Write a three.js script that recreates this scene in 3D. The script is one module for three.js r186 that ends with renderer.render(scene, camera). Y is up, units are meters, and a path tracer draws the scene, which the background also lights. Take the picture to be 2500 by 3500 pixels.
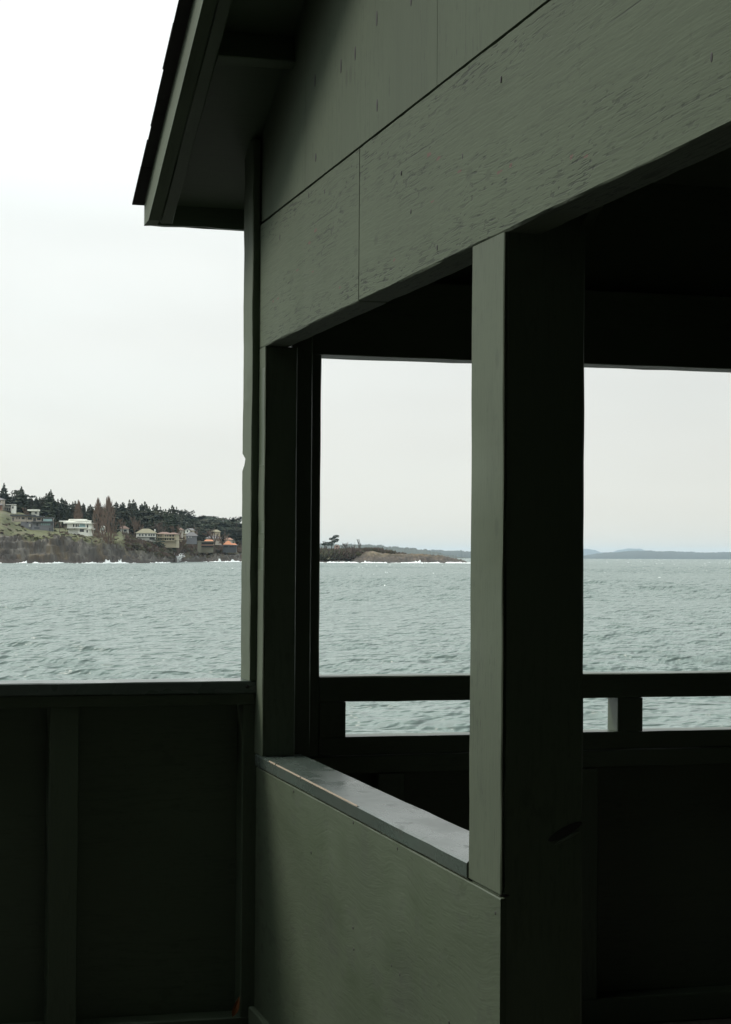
import * as THREE from 'three';
import { mergeGeometries, toCreasedNormals } from 'three/addons/utils/BufferGeometryUtils.js';

// ───────────────────────── camera, sky, sun, exposure ─────────────────────────
const F = 6515, CX = 1250, EYE_LEVEL = 1899.2, ROLL = 0.0041;      // lens measured on the 2500 x 3500 photograph
const DECK = 2.5, EYE = 1.4997, EYE_Y = DECK + EYE;                // metres above the sea
const scene = new THREE.Scene();
const camera = new THREE.PerspectiveCamera(2 * Math.atan(1750 / F) * 180 / Math.PI, 2500 / 3500, 0.05, 90000);
camera.rotation.order = 'YXZ';
camera.position.set(0, EYE_Y, 0);
camera.rotation.set(Math.atan((EYE_LEVEL - 1750) / F), 0, ROLL);
scene.add(camera);
const renderer = new THREE.WebGLRenderer({ antialias: true });
renderer.toneMapping = THREE.LinearToneMapping;
renderer.toneMappingExposure = 1;
renderer.shadowMap.enabled = true;

const R = Math.PI / 180;
function rng(seed) { let a = seed >>> 0; return () => { a = (a + 0x6D2B79F5) >>> 0; let t = a; t = Math.imul(t ^ (t >>> 15), t | 1); t ^= t + Math.imul(t ^ (t >>> 7), t | 61); return ((t ^ (t >>> 14)) >>> 0) / 4294967296; }; }
function hash2(x, y, s) { let h = Math.imul(x, 374761393) + Math.imul(y, 668265263) + Math.imul(s, 974634541); h = Math.imul(h ^ (h >>> 13), 1274126177); return ((h ^ (h >>> 16)) >>> 0) / 4294967296; }
function noise(x, y, s = 0) {
  const xi = Math.floor(x), yi = Math.floor(y), fx = x - xi, fy = y - yi, u = fx * fx * (3 - 2 * fx), v = fy * fy * (3 - 2 * fy);
  const a = hash2(xi, yi, s), b = hash2(xi + 1, yi, s), c = hash2(xi, yi + 1, s), d = hash2(xi + 1, yi + 1, s);
  return a + (b - a) * u + (c - a) * v + (a - b - c + d) * u * v;
}
function fbm(x, y, s = 0, o = 4) { let f = 0, a = 0.5, n = 0; for (let i = 0; i < o; i++) { f += a * noise(x, y, s + i * 17); n += a; a *= 0.5; x *= 2.03; y *= 2.03; } return f / n; }
const sm = (a, b, x) => { const t = Math.min(1, Math.max(0, (x - a) / (b - a))); return t * t * (3 - 2 * t); };
const mix = (a, b, t) => a + (b - a) * t;

const SUN_AZ = 79 * R, SUN_EL = 37 * R;                                // the veiled sun stands off to the left
const SUN = new THREE.Vector3(-Math.sin(SUN_AZ) * Math.cos(SUN_EL), Math.sin(SUN_EL), -Math.cos(SUN_AZ) * Math.cos(SUN_EL));
{ // an even winter overcast, brightening towards the zenith and round the veiled sun
  const W = 1024, H = 512, px = new Float32Array(W * H * 4);
  for (let j = 0; j < H; j++) {
    const el = ((j + 0.5) / H - 0.5) * Math.PI, y = Math.sin(el), ce = Math.cos(el), up = Math.max(0, y);
    for (let i = 0; i < W; i++) {
      const az = ((i + 0.5) / W - 0.5) * 2 * Math.PI, x = ce * Math.cos(az), z = ce * Math.sin(az), k = (j * W + i) * 4;
      const c = Math.max(-1, Math.min(1, x * SUN.x + y * SUN.y + z * SUN.z)), ang = Math.acos(c) / R;
      const q = 1 / (up + 0.14);
      const cl = fbm(x * q * 0.9 + 11, z * q * 0.9 + 5, 3, 5) - 0.5, cl2 = fbm(x * q * 2.6 + 3, z * q * 2.6, 9, 4) - 0.5;
      const side = 0.5 + 0.5 * (x * SUN.x + z * SUN.z) / Math.hypot(SUN.x, SUN.z) / Math.max(ce, 0.05);   // 1 on the sun's side, 0 opposite
      let L = 2.2 * (1 + 2 * up) / 3 * (1 + 0.12 * Math.exp(-Math.pow(ang / 46, 2))) * (0.88 + 0.24 * Math.min(1, Math.max(0, side)));
      L *= 1 - 0.13 * sm(0.66, 0.42, side) * Math.exp(-Math.pow((el / R - 8) / 4.2, 2));                   // a greyer cloud bank low on the far side
      L *= 1 + (0.3 * cl + 0.16 * cl2) * (0.35 + sm(0.02, 0.3, up));
      const w = Math.exp(-up * 16);                                     // a faint cream band in the thick air over the horizon
      const b = 0.5 + cl * 1.2;
      px[k] = L * mix(mix(0.975, 0.925, b) - 0.02 * (1 - Math.min(1, Math.max(0, side))), 1.09, w); px[k + 1] = L * mix(1.005, 1.06, w); px[k + 2] = L * mix(mix(0.985, 1.005, b), 0.93, w); px[k + 3] = 1;
    }
  }
  const sky = new THREE.DataTexture(px, W, H, THREE.RGBAFormat, THREE.FloatType);
  sky.mapping = THREE.EquirectangularReflectionMapping; sky.magFilter = THREE.LinearFilter; sky.minFilter = THREE.LinearFilter; sky.needsUpdate = true;
  scene.background = sky; scene.environment = sky;
}
const sun = new THREE.DirectionalLight(0xfff7ec, 2.0);
sun.position.copy(SUN).multiplyScalar(60).add(new THREE.Vector3(0, DECK, -4)); sun.target.position.set(0, DECK, -4);
sun.castShadow = true; sun.shadow.radius = 32; sun.shadow.mapSize.set(2048, 2048);
Object.assign(sun.shadow.camera, { left: -14, right: 14, top: 14, bottom: -14, near: 1, far: 140 });
scene.add(sun, sun.target);
scene.fog = new THREE.FogExp2(0xc4dae8, 2.9e-5);

// ───────────────────────── helpers ─────────────────────────
const names = new Map();
function numbered(name) { const n = names.get(name) ?? 0; names.set(name, n + 1); return n ? `${name}_${String(n).padStart(3, '0')}` : name; }
function tag(o, label, category, group) { o.userData.label = label; o.userData.category = category; if (group) o.userData.group = group; return o; }
function mesh(name, geo, mat, parent) { const m = new THREE.Mesh(geo, mat); m.name = parent === scene ? numbered(name) : name; m.castShadow = m.receiveShadow = true; parent.add(m); return m; }
function base(name, pos, turn = 0) { const g = new THREE.Group(); g.name = numbered(name); g.position.copy(pos); g.rotation.y = turn; scene.add(g); return g; }
function structure(o, label) { o.userData.kind = 'structure'; if (label) { o.userData.label = label; } return o; }
const horizonAt = x => EYE_LEVEL + ROLL * (x - CX);
const drop = d => d * d / (2 * 6.371e6);                                // the sea follows the earth's curve
// a real place at distance d in the direction of photograph pixel (x, y)
function place(x, y, d) { return new THREE.Vector3((x - CX) / F * d, EYE_Y + (horizonAt(x) - y) / F * d, -d); }
function tris(list, colors) { const g = new THREE.BufferGeometry(); g.setAttribute('position', new THREE.Float32BufferAttribute(list, 3)); if (colors) g.setAttribute('color', new THREE.Float32BufferAttribute(colors, 3)); g.computeVertexNormals(); return g; }

// A sawn board: rings along one axis with worn, slightly wavering chamfered edges; uv in metres (u along the grain).
let boardSeed = 1;
function board(x0, x1, y0, y1, z0, z1, axis, { seg, ch = 0.003, wob = 0.0012, notch, warp = 0, uv0 } = {}) {
  const lo = [x0, y0, z0], hi = [x1, y1, z1], A = 'xyz'.indexOf(axis), B = (A + 1) % 3, C = (A + 2) % 3, seed = boardSeed++;
  const len = hi[A] - lo[A], n = seg ?? Math.max(1, Math.min(60, Math.round(len / 0.05)));
  const b0 = lo[B], b1 = hi[B], c0 = lo[C], c1 = hi[C]; ch = Math.min(ch, (b1 - b0) / 3, (c1 - c0) / 3);
  const prof = [[b0 + ch, c0], [b1 - ch, c0], [b1, c0 + ch], [b1, c1 - ch], [b1 - ch, c1], [b0 + ch, c1], [b0, c1 - ch], [b0, c0 + ch]];
  const per = [0]; for (let i = 0; i < 8; i++) { const p = prof[i], q = prof[(i + 1) % 8]; per.push(per[i] + Math.hypot(q[0] - p[0], q[1] - p[1])); }
  const ou = uv0 ? uv0[0] : hash2(seed, 3, 7) * 3, ov = uv0 ? uv0[1] : hash2(seed, 9, 4) * 3, pos = [], uv = [];
  const pt = (i, k) => {
    const t = i / n, a = lo[A] + len * t, p = prof[k % 8], corner = k >> 1, out = [0, 0, 0];
    let jb = (fbm(a * 9 + seed * 7, (corner % 4) * 31.7, seed, 3) - 0.5) * 2 * wob, jc = (fbm(a * 9 + 50 + seed * 3, (corner % 4) * 17.3, seed + 5, 3) - 0.5) * 2 * wob;
    let b = p[0] + jb, c = p[1] + jc;
    if (warp) { const w = Math.sin(t * Math.PI) * warp; b += w; }
    out[A] = a; out[B] = b; out[C] = c;
    if (notch) notch(out);
    return out;
  };
  const push = (p, u, v) => { pos.push(...p); uv.push(u, v); };
  for (let i = 0; i < n; i++) for (let k = 0; k < 8; k++) {
    const p = pt(i, k), q = pt(i + 1, k), r = pt(i + 1, k + 1), s = pt(i, k + 1), u0 = ou + len * i / n, u1 = ou + len * (i + 1) / n, v0 = ov + per[k], v1 = ov + per[k + 1];
    push(p, u0, v0); push(r, u1, v1); push(q, u1, v0); push(p, u0, v0); push(s, u0, v1); push(r, u1, v1);
  }
  for (const [i, flip] of [[0, 1], [n, 0]]) for (let k = 1; k < 7; k++) {
    const a = pt(i, 0), b = pt(i, k), c = pt(i, k + 1), f = p => [ov + p[C], ou + p[B]];
    if (flip) { push(a, ...f(a)); push(c, ...f(c)); push(b, ...f(b)); } else { push(a, ...f(a)); push(b, ...f(b)); push(c, ...f(c)); }
  }
  // the ring order above faces inwards for one handedness: check the sign of the volume
  let vol = 0; for (let i = 0; i < pos.length; i += 9) vol += pos[i] * (pos[i + 4] * pos[i + 8] - pos[i + 5] * pos[i + 7]) - pos[i + 1] * (pos[i + 3] * pos[i + 8] - pos[i + 5] * pos[i + 6]) + pos[i + 2] * (pos[i + 3] * pos[i + 7] - pos[i + 4] * pos[i + 6]);
  if (vol < 0) for (let i = 0; i < pos.length / 9; i++) for (const [arr, w] of [[pos, 3], [uv, 2]]) for (let c = 0; c < w; c++) { const a = i * 3 * w + w + c, b = i * 3 * w + 2 * w + c, t = arr[a]; arr[a] = arr[b]; arr[b] = t; }
  const g = new THREE.BufferGeometry(); g.setAttribute('position', new THREE.Float32BufferAttribute(pos, 3)); g.setAttribute('uv', new THREE.Float32BufferAttribute(uv, 2));
  return toCreasedNormals(g, 0.4);
}

// ───────────────────────── painted timber ─────────────────────────
// colour + relief of brushed paint on weathered wood: u runs along the grain
function timber({ w = 1024, h = 512, mu, mv, paint, dark, seed, wear = 0.5, flecks = 0, swirl = 0, bump = 0.0012, fine = 1, rough = 0.55, mottle = 0.1, face = 0, stain = 0, patchy = 0 }) {
  const col = new Uint8Array(w * h * 4), hgt = new Uint8Array(w * h * 4), rgh = patchy ? new Uint8Array(w * h * 4) : null, r = rng(seed);
  const knots = []; for (let i = 0; i < Math.round(mu * mv * 7); i++) knots.push([r() * mu, r() * mv, 0.008 + 0.014 * r()]);
  const pinks = []; for (let i = 0; i < flecks; i++) pinks.push([(0.1 + 0.8 * r()) * mu, (0.25 + 0.5 * r()) * mv, 0.005 + 0.012 * r(), 0.002 + 0.003 * r()]);
  for (let j = 0; j < h; j++) for (let i = 0; i < w; i++) {
    const u = i / w * mu, v = j / h * mv; let vv = v + (fbm(u * 1.3, v * 4, seed, 3) - 0.5) * 0.02 + swirl * (fbm(u * 3.1, v * 3.1, seed + 3, 3) - 0.5) * 0.25;
    let kn = 0;
    for (const [ku, kv, kr] of knots) { const du = (u - ku) * 0.55, dv = v - kv, d = Math.hypot(du, dv); if (d < kr * 5) { vv += Math.sign(dv || 1) * 0.6 * kr * Math.exp(-d / kr / 1.2); kn = Math.max(kn, 1 - sm(kr * 0.35, kr * 0.9, d)); } }
    const g1 = fbm(u * 17 * fine, vv * 270 * fine, seed + 20, 3), g2 = fbm(u * 30, vv * 420, seed + 40, 2), g3 = fbm(u * 2.2, vv * 34, seed + 50, 3);
    const edge = face ? Math.max(sm(0.13, 0.02, v), sm(face - 0.1, face - 0.015, v)) : 0;                // sheets and planks weather first along their edges
    const patch = Math.min(1.25, sm(0.42, 0.74, fbm(u * 2.1, v * 7.5, seed + 60, 4)) * (face ? 0.75 : 1) + edge * sm(0.3, 0.6, fbm(u * 2.8, v * 5, seed + 65, 3))), broad = fbm(u * 2.2, v * 3.4, seed + 70, 4);
    const crack = sm(0.56, 0.74, g1) * (0.22 + 0.8 * patch) * wear, chip = sm(0.68, 0.78, fbm(u * 40, vv * 150, seed + 80, 3)) * (0.15 + 0.85 * patch) * wear;
    const drip = stain * sm(0.5, 0.8, fbm(u * 4.2, v * 4.2, seed + 110, 4)) + stain * 0.8 * sm(0.6, 0.75, fbm(u * 17, v * 30, seed + 115, 3));
    const split = face ? Math.exp(-Math.pow((v - 0.115 - 0.02 * (fbm(u * 1.5, 3, seed + 7, 3) - 0.5)) / 0.0016, 2)) * sm(0.45, 0.6, fbm(u * 2.3, 8, seed + 8, 2)) : 0;
    let t = Math.min(1, crack * 0.62 + chip * 0.7 + split * 0.8 + kn * 0.3 + drip + (g3 - 0.5) * 0.16);
    const m = 1 + (broad - 0.5) * 2 * mottle + (g2 - 0.5) * 0.10;
    let c = [0, 1, 2].map(k => mix(paint[k], dark[k], Math.max(0, t)) * m);
    for (const [pu, pv, lu, lv] of pinks) { const e = Math.hypot((u - pu) / lu, (v - pv) / lv) + (fbm(u * 210, v * 210, seed + 90, 2) - 0.5) * 1.3; if (e < 1) c = [0.1, 0.064, 0.05]; }
    const k = (j * w + i) * 4;
    for (let q = 0; q < 3; q++) { const x = Math.min(1, Math.max(0, c[q])); col[k + q] = 255 * (x <= 0.0031308 ? 12.92 * x : 1.055 * Math.pow(x, 1 / 2.4) - 0.055); }
    col[k + 3] = 255;
    const hh = 150 + (g3 - 0.5) * 60 + (g1 - 0.5) * 70 * (0.4 + wear) - crack * 90 - chip * 70 - kn * 40 + (g2 - 0.5) * 30 + swirl * (fbm(u * 9, vv * 60, seed + 99, 3) - 0.5) * 60;
    hgt[k] = hgt[k + 1] = hgt[k + 2] = Math.min(255, Math.max(0, hh - split * 90)); hgt[k + 3] = 255;
    if (rgh) { const q = 255 * Math.min(1, Math.max(0.08, rough + patchy * (fbm(u * 5, v * 7, seed + 130, 4) - 0.5) * 2 + drip * 0.3)); rgh[k] = rgh[k + 1] = rgh[k + 2] = q; rgh[k + 3] = 255; }
  }
  const tex = (a, srgb) => { const t = new THREE.DataTexture(a, w, h, THREE.RGBAFormat); t.wrapS = t.wrapT = THREE.MirroredRepeatWrapping; t.magFilter = THREE.LinearFilter; t.minFilter = THREE.LinearMipmapLinearFilter; t.generateMipmaps = true; t.repeat.set(1 / mu, 1 / mv); if (srgb) t.colorSpace = THREE.SRGBColorSpace; t.needsUpdate = true; return t; };
  return new THREE.MeshStandardMaterial({ map: tex(col, true), bumpMap: tex(hgt, false), bumpScale: bump, roughness: rgh ? 1 : rough, roughnessMap: rgh ? tex(rgh, false) : null, metalness: 0 });
}
const SAGE = [0.064, 0.087, 0.052], SAGE_DARK = [0.019, 0.027, 0.018], SLATE = [0.072, 0.096, 0.082];
const M = {
  beam: timber({ w: 2048, h: 512, mu: 1.9, mv: 0.48, paint: SAGE, dark: SAGE_DARK, seed: 11, wear: 0.9, flecks: 9, bump: 0.002, rough: 0.85, face: 0.378, mottle: 0.13 }),
  gable: timber({ w: 1024, h: 1024, mu: 1.3, mv: 1.3, paint: [0.058, 0.08, 0.048], dark: SAGE_DARK, seed: 23, wear: 0.5, bump: 0.0009, mottle: 0.12, rough: 0.85 }),
  wall: timber({ w: 1024, h: 1024, mu: 1.5, mv: 1.5, paint: [0.057, 0.079, 0.046], dark: [0.032, 0.045, 0.026], seed: 37, wear: 0.22, swirl: 0.5, bump: 0.0024, fine: 0.55, mottle: 0.2, rough: 0.62, stain: 0.4, patchy: 0.15 }),
  trim: timber({ w: 1024, h: 256, mu: 1.1, mv: 0.28, paint: SAGE, dark: SAGE_DARK, seed: 41, wear: 0.5, bump: 0.001, mottle: 0.14, rough: 0.75 }),
  sill: timber({ w: 1024, h: 256, mu: 1.2, mv: 0.3, paint: SLATE, dark: [0.055, 0.064, 0.054], seed: 53, wear: 0.5, bump: 0.0007, rough: 0.22, mottle: 0.3, stain: 0.5, patchy: 0.12 }),
  shade: timber({ w: 512, h: 256, mu: 1.1, mv: 0.5, paint: [0.066, 0.09, 0.056], dark: [0.028, 0.038, 0.024], seed: 61, wear: 0.4, bump: 0.0008, rough: 0.42 }),
  stain: timber({ w: 512, h: 256, mu: 1.2, mv: 0.5, paint: [0.05, 0.042, 0.033], dark: [0.028, 0.023, 0.018], seed: 71, wear: 0.5, bump: 0.0015, rough: 0.75 }),
  deck: timber({ w: 512, h: 128, mu: 1.6, mv: 0.3, paint: [0.11, 0.105, 0.088], dark: [0.055, 0.05, 0.042], seed: 83, wear: 0.7, bump: 0.002, rough: 0.7 }),
  bare: new THREE.MeshStandardMaterial({ color: new THREE.Color().setRGB(0.3, 0.245, 0.175), roughness: 0.7 }),
  nail: new THREE.MeshStandardMaterial({ color: new THREE.Color().setRGB(0.014, 0.014, 0.012), roughness: 0.7 }),
  asphalt: new THREE.MeshStandardMaterial({ color: new THREE.Color().setRGB(0.028, 0.026, 0.026), roughness: 0.95 }),
};

// The shelter stands a little out of true; every timber is set out in its own frame:
// x to the right along the sea wall, y up from the deck, z from the sea wall towards the camera.
const PSI = 0.266, SC = 5.6778, TC = 1.2037;
const ORIGIN = new THREE.Vector3(-SC * Math.sin(PSI) + TC * Math.cos(PSI), DECK, -(SC * Math.cos(PSI) + TC * Math.sin(PSI)));
function inFrame(name) { const g = base(name, ORIGIN); g.rotation.order = 'YXZ'; g.rotation.set(0.0038, PSI, -0.0018); return g; }

// ───────────────────────── the shelter ─────────────────────────
const shelter = inFrame('shelter');
tag(shelter, 'open green timber shelter with gable roof, wide beam, posts and half wall', 'shelter');
const put = (name, mat, ...a) => mesh(name, board(...a), mat, shelter);
const RIDGE = 2.9, DEPTH = 5.8, WIDTH = 5.2, PITCH = 0.468, EAVE_Z = -0.37, EAVE_Y = 2.615;
const roofY = z => EAVE_Y + PITCH * ((z <= RIDGE ? z : 2 * RIDGE - z) - EAVE_Z);   // underside of the roof boards

// gable wall
{ // outer corner board with a bite out of its seaward edge
  put('corner_board', M.trim, -0.0228, -0.0005, 1.1195, 2.765, -0.131, 0.003, 'y', { seg: 90, wob: 0.0022, ch: 0.002, notch: p => { const d = (p[1] - 1.793) / 0.021; if (Math.abs(d) < 1 && p[2] < -0.08) p[2] += 0.046 * Math.sqrt(1 - d * d) * (p[2] < -0.12 ? 1 : 0.6); } });
  put('corner_post', M.shade, 0.0, 0.1, 0.9, 2.126, -0.085, 0.0865, 'y', {});
  mesh('post_face', board(-0.0003, 0.006, 0.9, 2.126, -0.08, 0.088, 'y', {}), M.trim, shelter);
  put('jamb', M.shade, 0.102, 0.168, 0.06, 2.2, -0.14, 0.0, 'y', {});
}
// half wall
put('corner_stud', M.shade, 0.0125, 0.091, 0.004, 0.858, -0.1, 0.088, 'y', { seg: 3 });
put('wall_panel', M.wall, 0, 0.0118, 0.004, 0.8585, 0.002, 2.237, 'z', { wob: 0.0008, ch: 0.002 });
put('wall_panel', M.shade, 0.092, 0.104, 0.004, 0.858, 0.09, 2.04, 'z', {});
for (const z of [0.3, 0.9, 1.5]) put('stud', M.shade, 0.013, 0.091, 0.004, 0.857, z, z + 0.038, 'y', { seg: 2 });
put('skirting', M.trim, -0.0195, -0.0005, 0.003, 0.141, 0.016, 2.236, 'z', { wob: 0.0015 });
{
  const s = put('sill', M.sill, -0.0042, 0.1335, 0.8625, 0.8985, 0.004, 2.0442, 'z', { wob: 0.0012, ch: 0.004 });
  s.userData.label = 'worn pale sill with bare wood along its front edge';
  // bare wood where the paint is rubbed off the front edge: a ragged ribbon on the chamfer
  const r = rng(5); let z = 0.2;
  while (z < 1.18) {
    const l = 0.03 + r() * 0.08, w = (0.0003 + 0.0016 * r() * r()) * (1.3 - sm(0.3, 1.2, z) * 0.7), w2 = (0.0006 + 0.002 * r());
    const P = (zz, ww) => [[-0.0049, 0.8962 - ww * 0.6, zz], [-0.0037, 0.8984, zz], [-0.0022 + ww * 0.7, 0.8992, zz]];
    const pos = [], a = P(z, w * 0.4), m = P(z + l / 2, w), b = P(z + l, w2 * 0.4);
    for (const [p, q] of [[a, m], [m, b]]) for (let k = 0; k < 2; k++) pos.push(...p[k], ...q[k + 1], ...q[k], ...p[k], ...p[k + 1], ...q[k + 1]);
    mesh('bare_patch', tris(pos), M.bare, s);
    z += l * 0.97; if (r() < 0.16) z += 0.02 * r();
  }
}
// door post
put('post', M.trim, 0, 0.006, 0.866, 2.128, 2.0445, 2.2365, 'y', { wob: 0.0012, ch: 0.002 });
put('post_core', M.shade, 0.0062, 0.1676, 0.003, 2.14, 2.046, 2.2355, 'y', { wob: 0.0022, ch: 0.004 });
{ const g = new THREE.SphereGeometry(1, 10, 6); g.scale(0.011, 0.0028, 0.0012); g.translate(0.008, 0.8635, 2.2362); mesh('notch', g, M.nail, shelter); }
{ // knot with a torn lip low on the doorway face of the post
  const g = new THREE.SphereGeometry(1, 14, 8); g.scale(0.03, 0.004, 0.004); g.rotateZ(0.45); g.translate(0.135, 0.969, 2.2345);
  mesh('knot_lip', toCreasedNormals(g, 0.9), M.shade, shelter);
  const g2 = new THREE.SphereGeometry(1, 14, 8); g2.scale(0.038, 0.009, 0.0016); g2.rotateZ(0.45); g2.translate(0.131, 0.981, 2.2355);
  mesh('knot', g2, M.nail, shelter);
}
// far jamb of the doorway and the near half of the wall
put('post', M.trim, 0, 0.1676, 0.003, 2.128, 3.42, 3.61, 'y', {});
put('wall_panel', M.wall, 0, 0.0118, 0.004, 0.8585, 3.612, DEPTH, 'z', { seg: 4 });
put('sill', M.sill, -0.0042, 0.1335, 0.8625, 0.8985, 3.612, DEPTH, 'z', { seg: 8 });
// beam in two lengths with an open butt joint
put('beam', M.beam, 0, 0.0765, 2.1282, 2.5065, -0.112, 1.1600, 'z', { wob: 0.0016, ch: 0.003, uv0: [2.4, -0.521] });
put('beam', M.beam, 0.0004, 0.0765, 2.1286, 2.5068, 1.1705, DEPTH, 'z', { seg: 90, wob: 0.0022, ch: 0.003, uv0: [0, -0.521] });
// gable boarding of plywood sheets, upright grain
function gableSheet(z0, z1) {
  const g = new THREE.BufferGeometry(), pos = [], uv = [], ou = hash2(Math.round(z0 * 100), 1, 3) * 2;
  const pts = [[z0, 2.514], [z1, 2.514], [z1, roofY(z1) - 0.004]]; if (z0 < RIDGE && z1 > RIDGE) pts.push([RIDGE, roofY(RIDGE) - 0.004]); pts.push([z0, roofY(z0) - 0.004]);
  const face = (x, flip) => { for (let k = 1; k < pts.length - 1; k++) for (const p of flip ? [pts[0], pts[k + 1], pts[k]] : [pts[0], pts[k], pts[k + 1]]) { pos.push(x, p[1], p[0]); uv.push(p[1], p[0] + ou); } };
  face(0.004, false); face(0.016, true);
  for (let k = 0; k < pts.length; k++) { const a = pts[k], b = pts[(k + 1) % pts.length]; for (const [x, p] of [[0.004, a], [0.016, b], [0.004, b], [0.004, a], [0.016, a], [0.016, b]]) { pos.push(x, p[1], p[0]); uv.push(p[1], p[0] + ou); } }
  g.setAttribute('position', new THREE.Float32BufferAttribute(pos, 3)); g.setAttribute('uv', new THREE.Float32BufferAttribute(uv, 2));
  return toCreasedNormals(g, 0.3);
}
for (const [a, b] of [[-0.11, 0.566], [0.5675, 1.7862], [1.7885, 3.007], [3.009, 4.22], [4.222, DEPTH]]) mesh('gable_panel', gableSheet(a, b), M.gable, shelter);
// gouges where the nails went in, and nail heads
const slot = (z, y, h, w, x) => { const g = new THREE.SphereGeometry(1, 8, 6); g.scale(0.0012, h, w); g.translate(x, y, z); return g; };
function onWall(px, py, t = 0) { // where the sight line through a photograph pixel meets the gable wall, in the shelter's frame
  const n = new THREE.Vector3((px - CX), -(py - 1750), -F).applyEuler(camera.rotation); const q = n.clone().applyAxisAngle(new THREE.Vector3(0, 1, 0), -PSI), o = camera.position.clone().sub(ORIGIN).applyAxisAngle(new THREE.Vector3(0, 1, 0), -PSI);
  const k = (-t - o.x) / q.x; return [o.z + q.z * k, o.y + q.y * k + 0.0038 * (o.z + q.z * k)];
}
for (const [px, py, h] of [[1388, 4, 0.012], [1272, 66, 0.017], [1199, 185, 0.016], [1151, 228, 0.017], [1063, 277, 0.016], [1274, 362, 0.014], [1066, 540, 0.011]]) { const [z, y] = onWall(px, py); mesh('nail_gouge', slot(z, y, h * 1.15, 0.008, 0.004), M.nail, shelter); }
for (const [px, py, h] of [[1571, 536, 0.007], [1362, 594, 0.006], [1485, 848, 0.007], [1395, 725, 0.006], [1102, 656, 0.008], [1048, 667, 0.008], [950, 812, 0.01], [2416, 200, 0.008], [1700, 275, 0.007]]) { const [z, y] = onWall(px, py); mesh('nail_gouge', slot(z, y, h, 0.0045, 0), M.nail, shelter); }
for (const [px, py] of [[1205, 2811], [1356, 2900], [1062, 2914], [1205, 3171], [1208, 3244], [1337, 3299], [1365, 3330], [1002, 2705], [1533, 3494], [1690, 3120]]) { const [z, y] = onWall(px, py); mesh('nail', slot(z, y, 0.004, 0.0045, 0), M.nail, shelter); }

// sea wall: header, rails, posts, plywood below
put('header', M.shade, 0.17, WIDTH, 2.121, 2.36, -0.14, -0.05, 'x', { wob: 0.002 });
put('header_lip', M.shade, 0.17, WIDTH, 2.123, 2.16, -0.185, -0.142, 'x', { wob: 0.0025 });
put('wall_panel', M.shade, 0.002, WIDTH, 2.362, 2.735, -0.13, -0.118, 'x', {});
put('jamb', M.shade, 0.169, 0.208, 0.003, 2.12, -0.14, -0.05, 'y', { wob: 0.002 });
put('rail', M.shade, 0.209, WIDTH, 1.0465, 1.1256, -0.142, -0.05, 'x', { wob: 0.0018 });
put('rail', M.shade, 0.209, WIDTH, 0.882, 0.9378, -0.142, -0.05, 'x', { wob: 0.0018 });
put('ledge', M.shade, 0.172, WIDTH, 0.825, 0.8795, -0.14, -0.041, 'x', { wob: 0.0015 });
put('rail_block', M.shade, 0.2085, 0.294, 0.9385, 1.046, -0.135, -0.052, 'y', { seg: 3 });
for (const x of [1.2005, 2.21, 3.22, 4.23]) put('rail_block', M.shade, x, x + 0.087, 0.9385, 1.046, -0.139, -0.051, 'y', { seg: 3 });
put('wall_panel', M.shade, 0.17, WIDTH, 0.004, 0.824, -0.13, -0.118, 'x', {});
for (const x of [0.395, 1.04, 1.69, 2.4, 3.1, 3.8, 4.5]) put('stud', M.shade, x, x + 0.085, 0.09, 0.823, -0.117, -0.03, 'y', { seg: 3 });
put('bottom_rail', M.shade, 0.17, WIDTH, 0.003, 0.089, -0.117, -0.03, 'x', {});
for (const x of [2.9, WIDTH - 0.09]) put('post', M.shade, x, x + 0.088, 1.127, 2.12, -0.14, -0.052, 'y', {});
// the two walls out of sight behind the beam
put('back_wall', M.shade, 0.1, WIDTH, 0.004, 2.6, DEPTH - 0.1, DEPTH - 0.005, 'x', { seg: 6 });
put('end_wall', M.shade, WIDTH, WIDTH + 0.09, 0.004, 2.62, -0.13, DEPTH, 'z', { seg: 6 });
{ const pos = []; const A = [WIDTH + 0.04, 2.62, -0.13], B = [WIDTH + 0.04, 2.62, DEPTH], C = [WIDTH + 0.04, roofY(RIDGE) - 0.01, RIDGE]; const off = p => [p[0] + 0.02, p[1], p[2]];
  pos.push(...A, ...B, ...C, ...off(A), ...off(C), ...off(B)); for (const [a, b] of [[A, B], [B, C], [C, A]]) pos.push(...a, ...off(a), ...off(b), ...a, ...off(b), ...b); const g = tris(pos); g.setAttribute('uv', new THREE.Float32BufferAttribute(new Float32Array(pos.length / 3 * 2), 2)); mesh('end_gable', g, M.shade, shelter); }

// roof: boards, rafters, barge boards, eave boards and shingle courses
const OUT = 0.298, SLOPE = Math.atan(PITCH), LEN = (RIDGE - EAVE_Z) / Math.cos(SLOPE);
function onSlope(name, mat, x0, x1, s0, s1, n0, n1, axis, side, opt = {}, parent = shelter) { // s: up the slope from the eave, n: above the underside
  const g = board(x0, x1, n0, n1, s0, s1, axis, opt); g.rotateX(-SLOPE); g.translate(0, EAVE_Y, EAVE_Z);
  if (side < 0) { g.scale(1, 1, -1); g.translate(0, 0, 2 * RIDGE); const p = g.attributes.position.array, q = g.attributes.uv.array, nn = g.attributes.normal.array; for (let i = 0; i < p.length / 9; i++) for (const [arr, w] of [[p, 3], [q, 2], [nn, 3]]) for (let c = 0; c < w; c++) { const a = i * 3 * w + w + c, b = i * 3 * w + 2 * w + c, t = arr[a]; arr[a] = arr[b]; arr[b] = t; } }
  return mesh(name, g, mat, parent);
}
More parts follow.
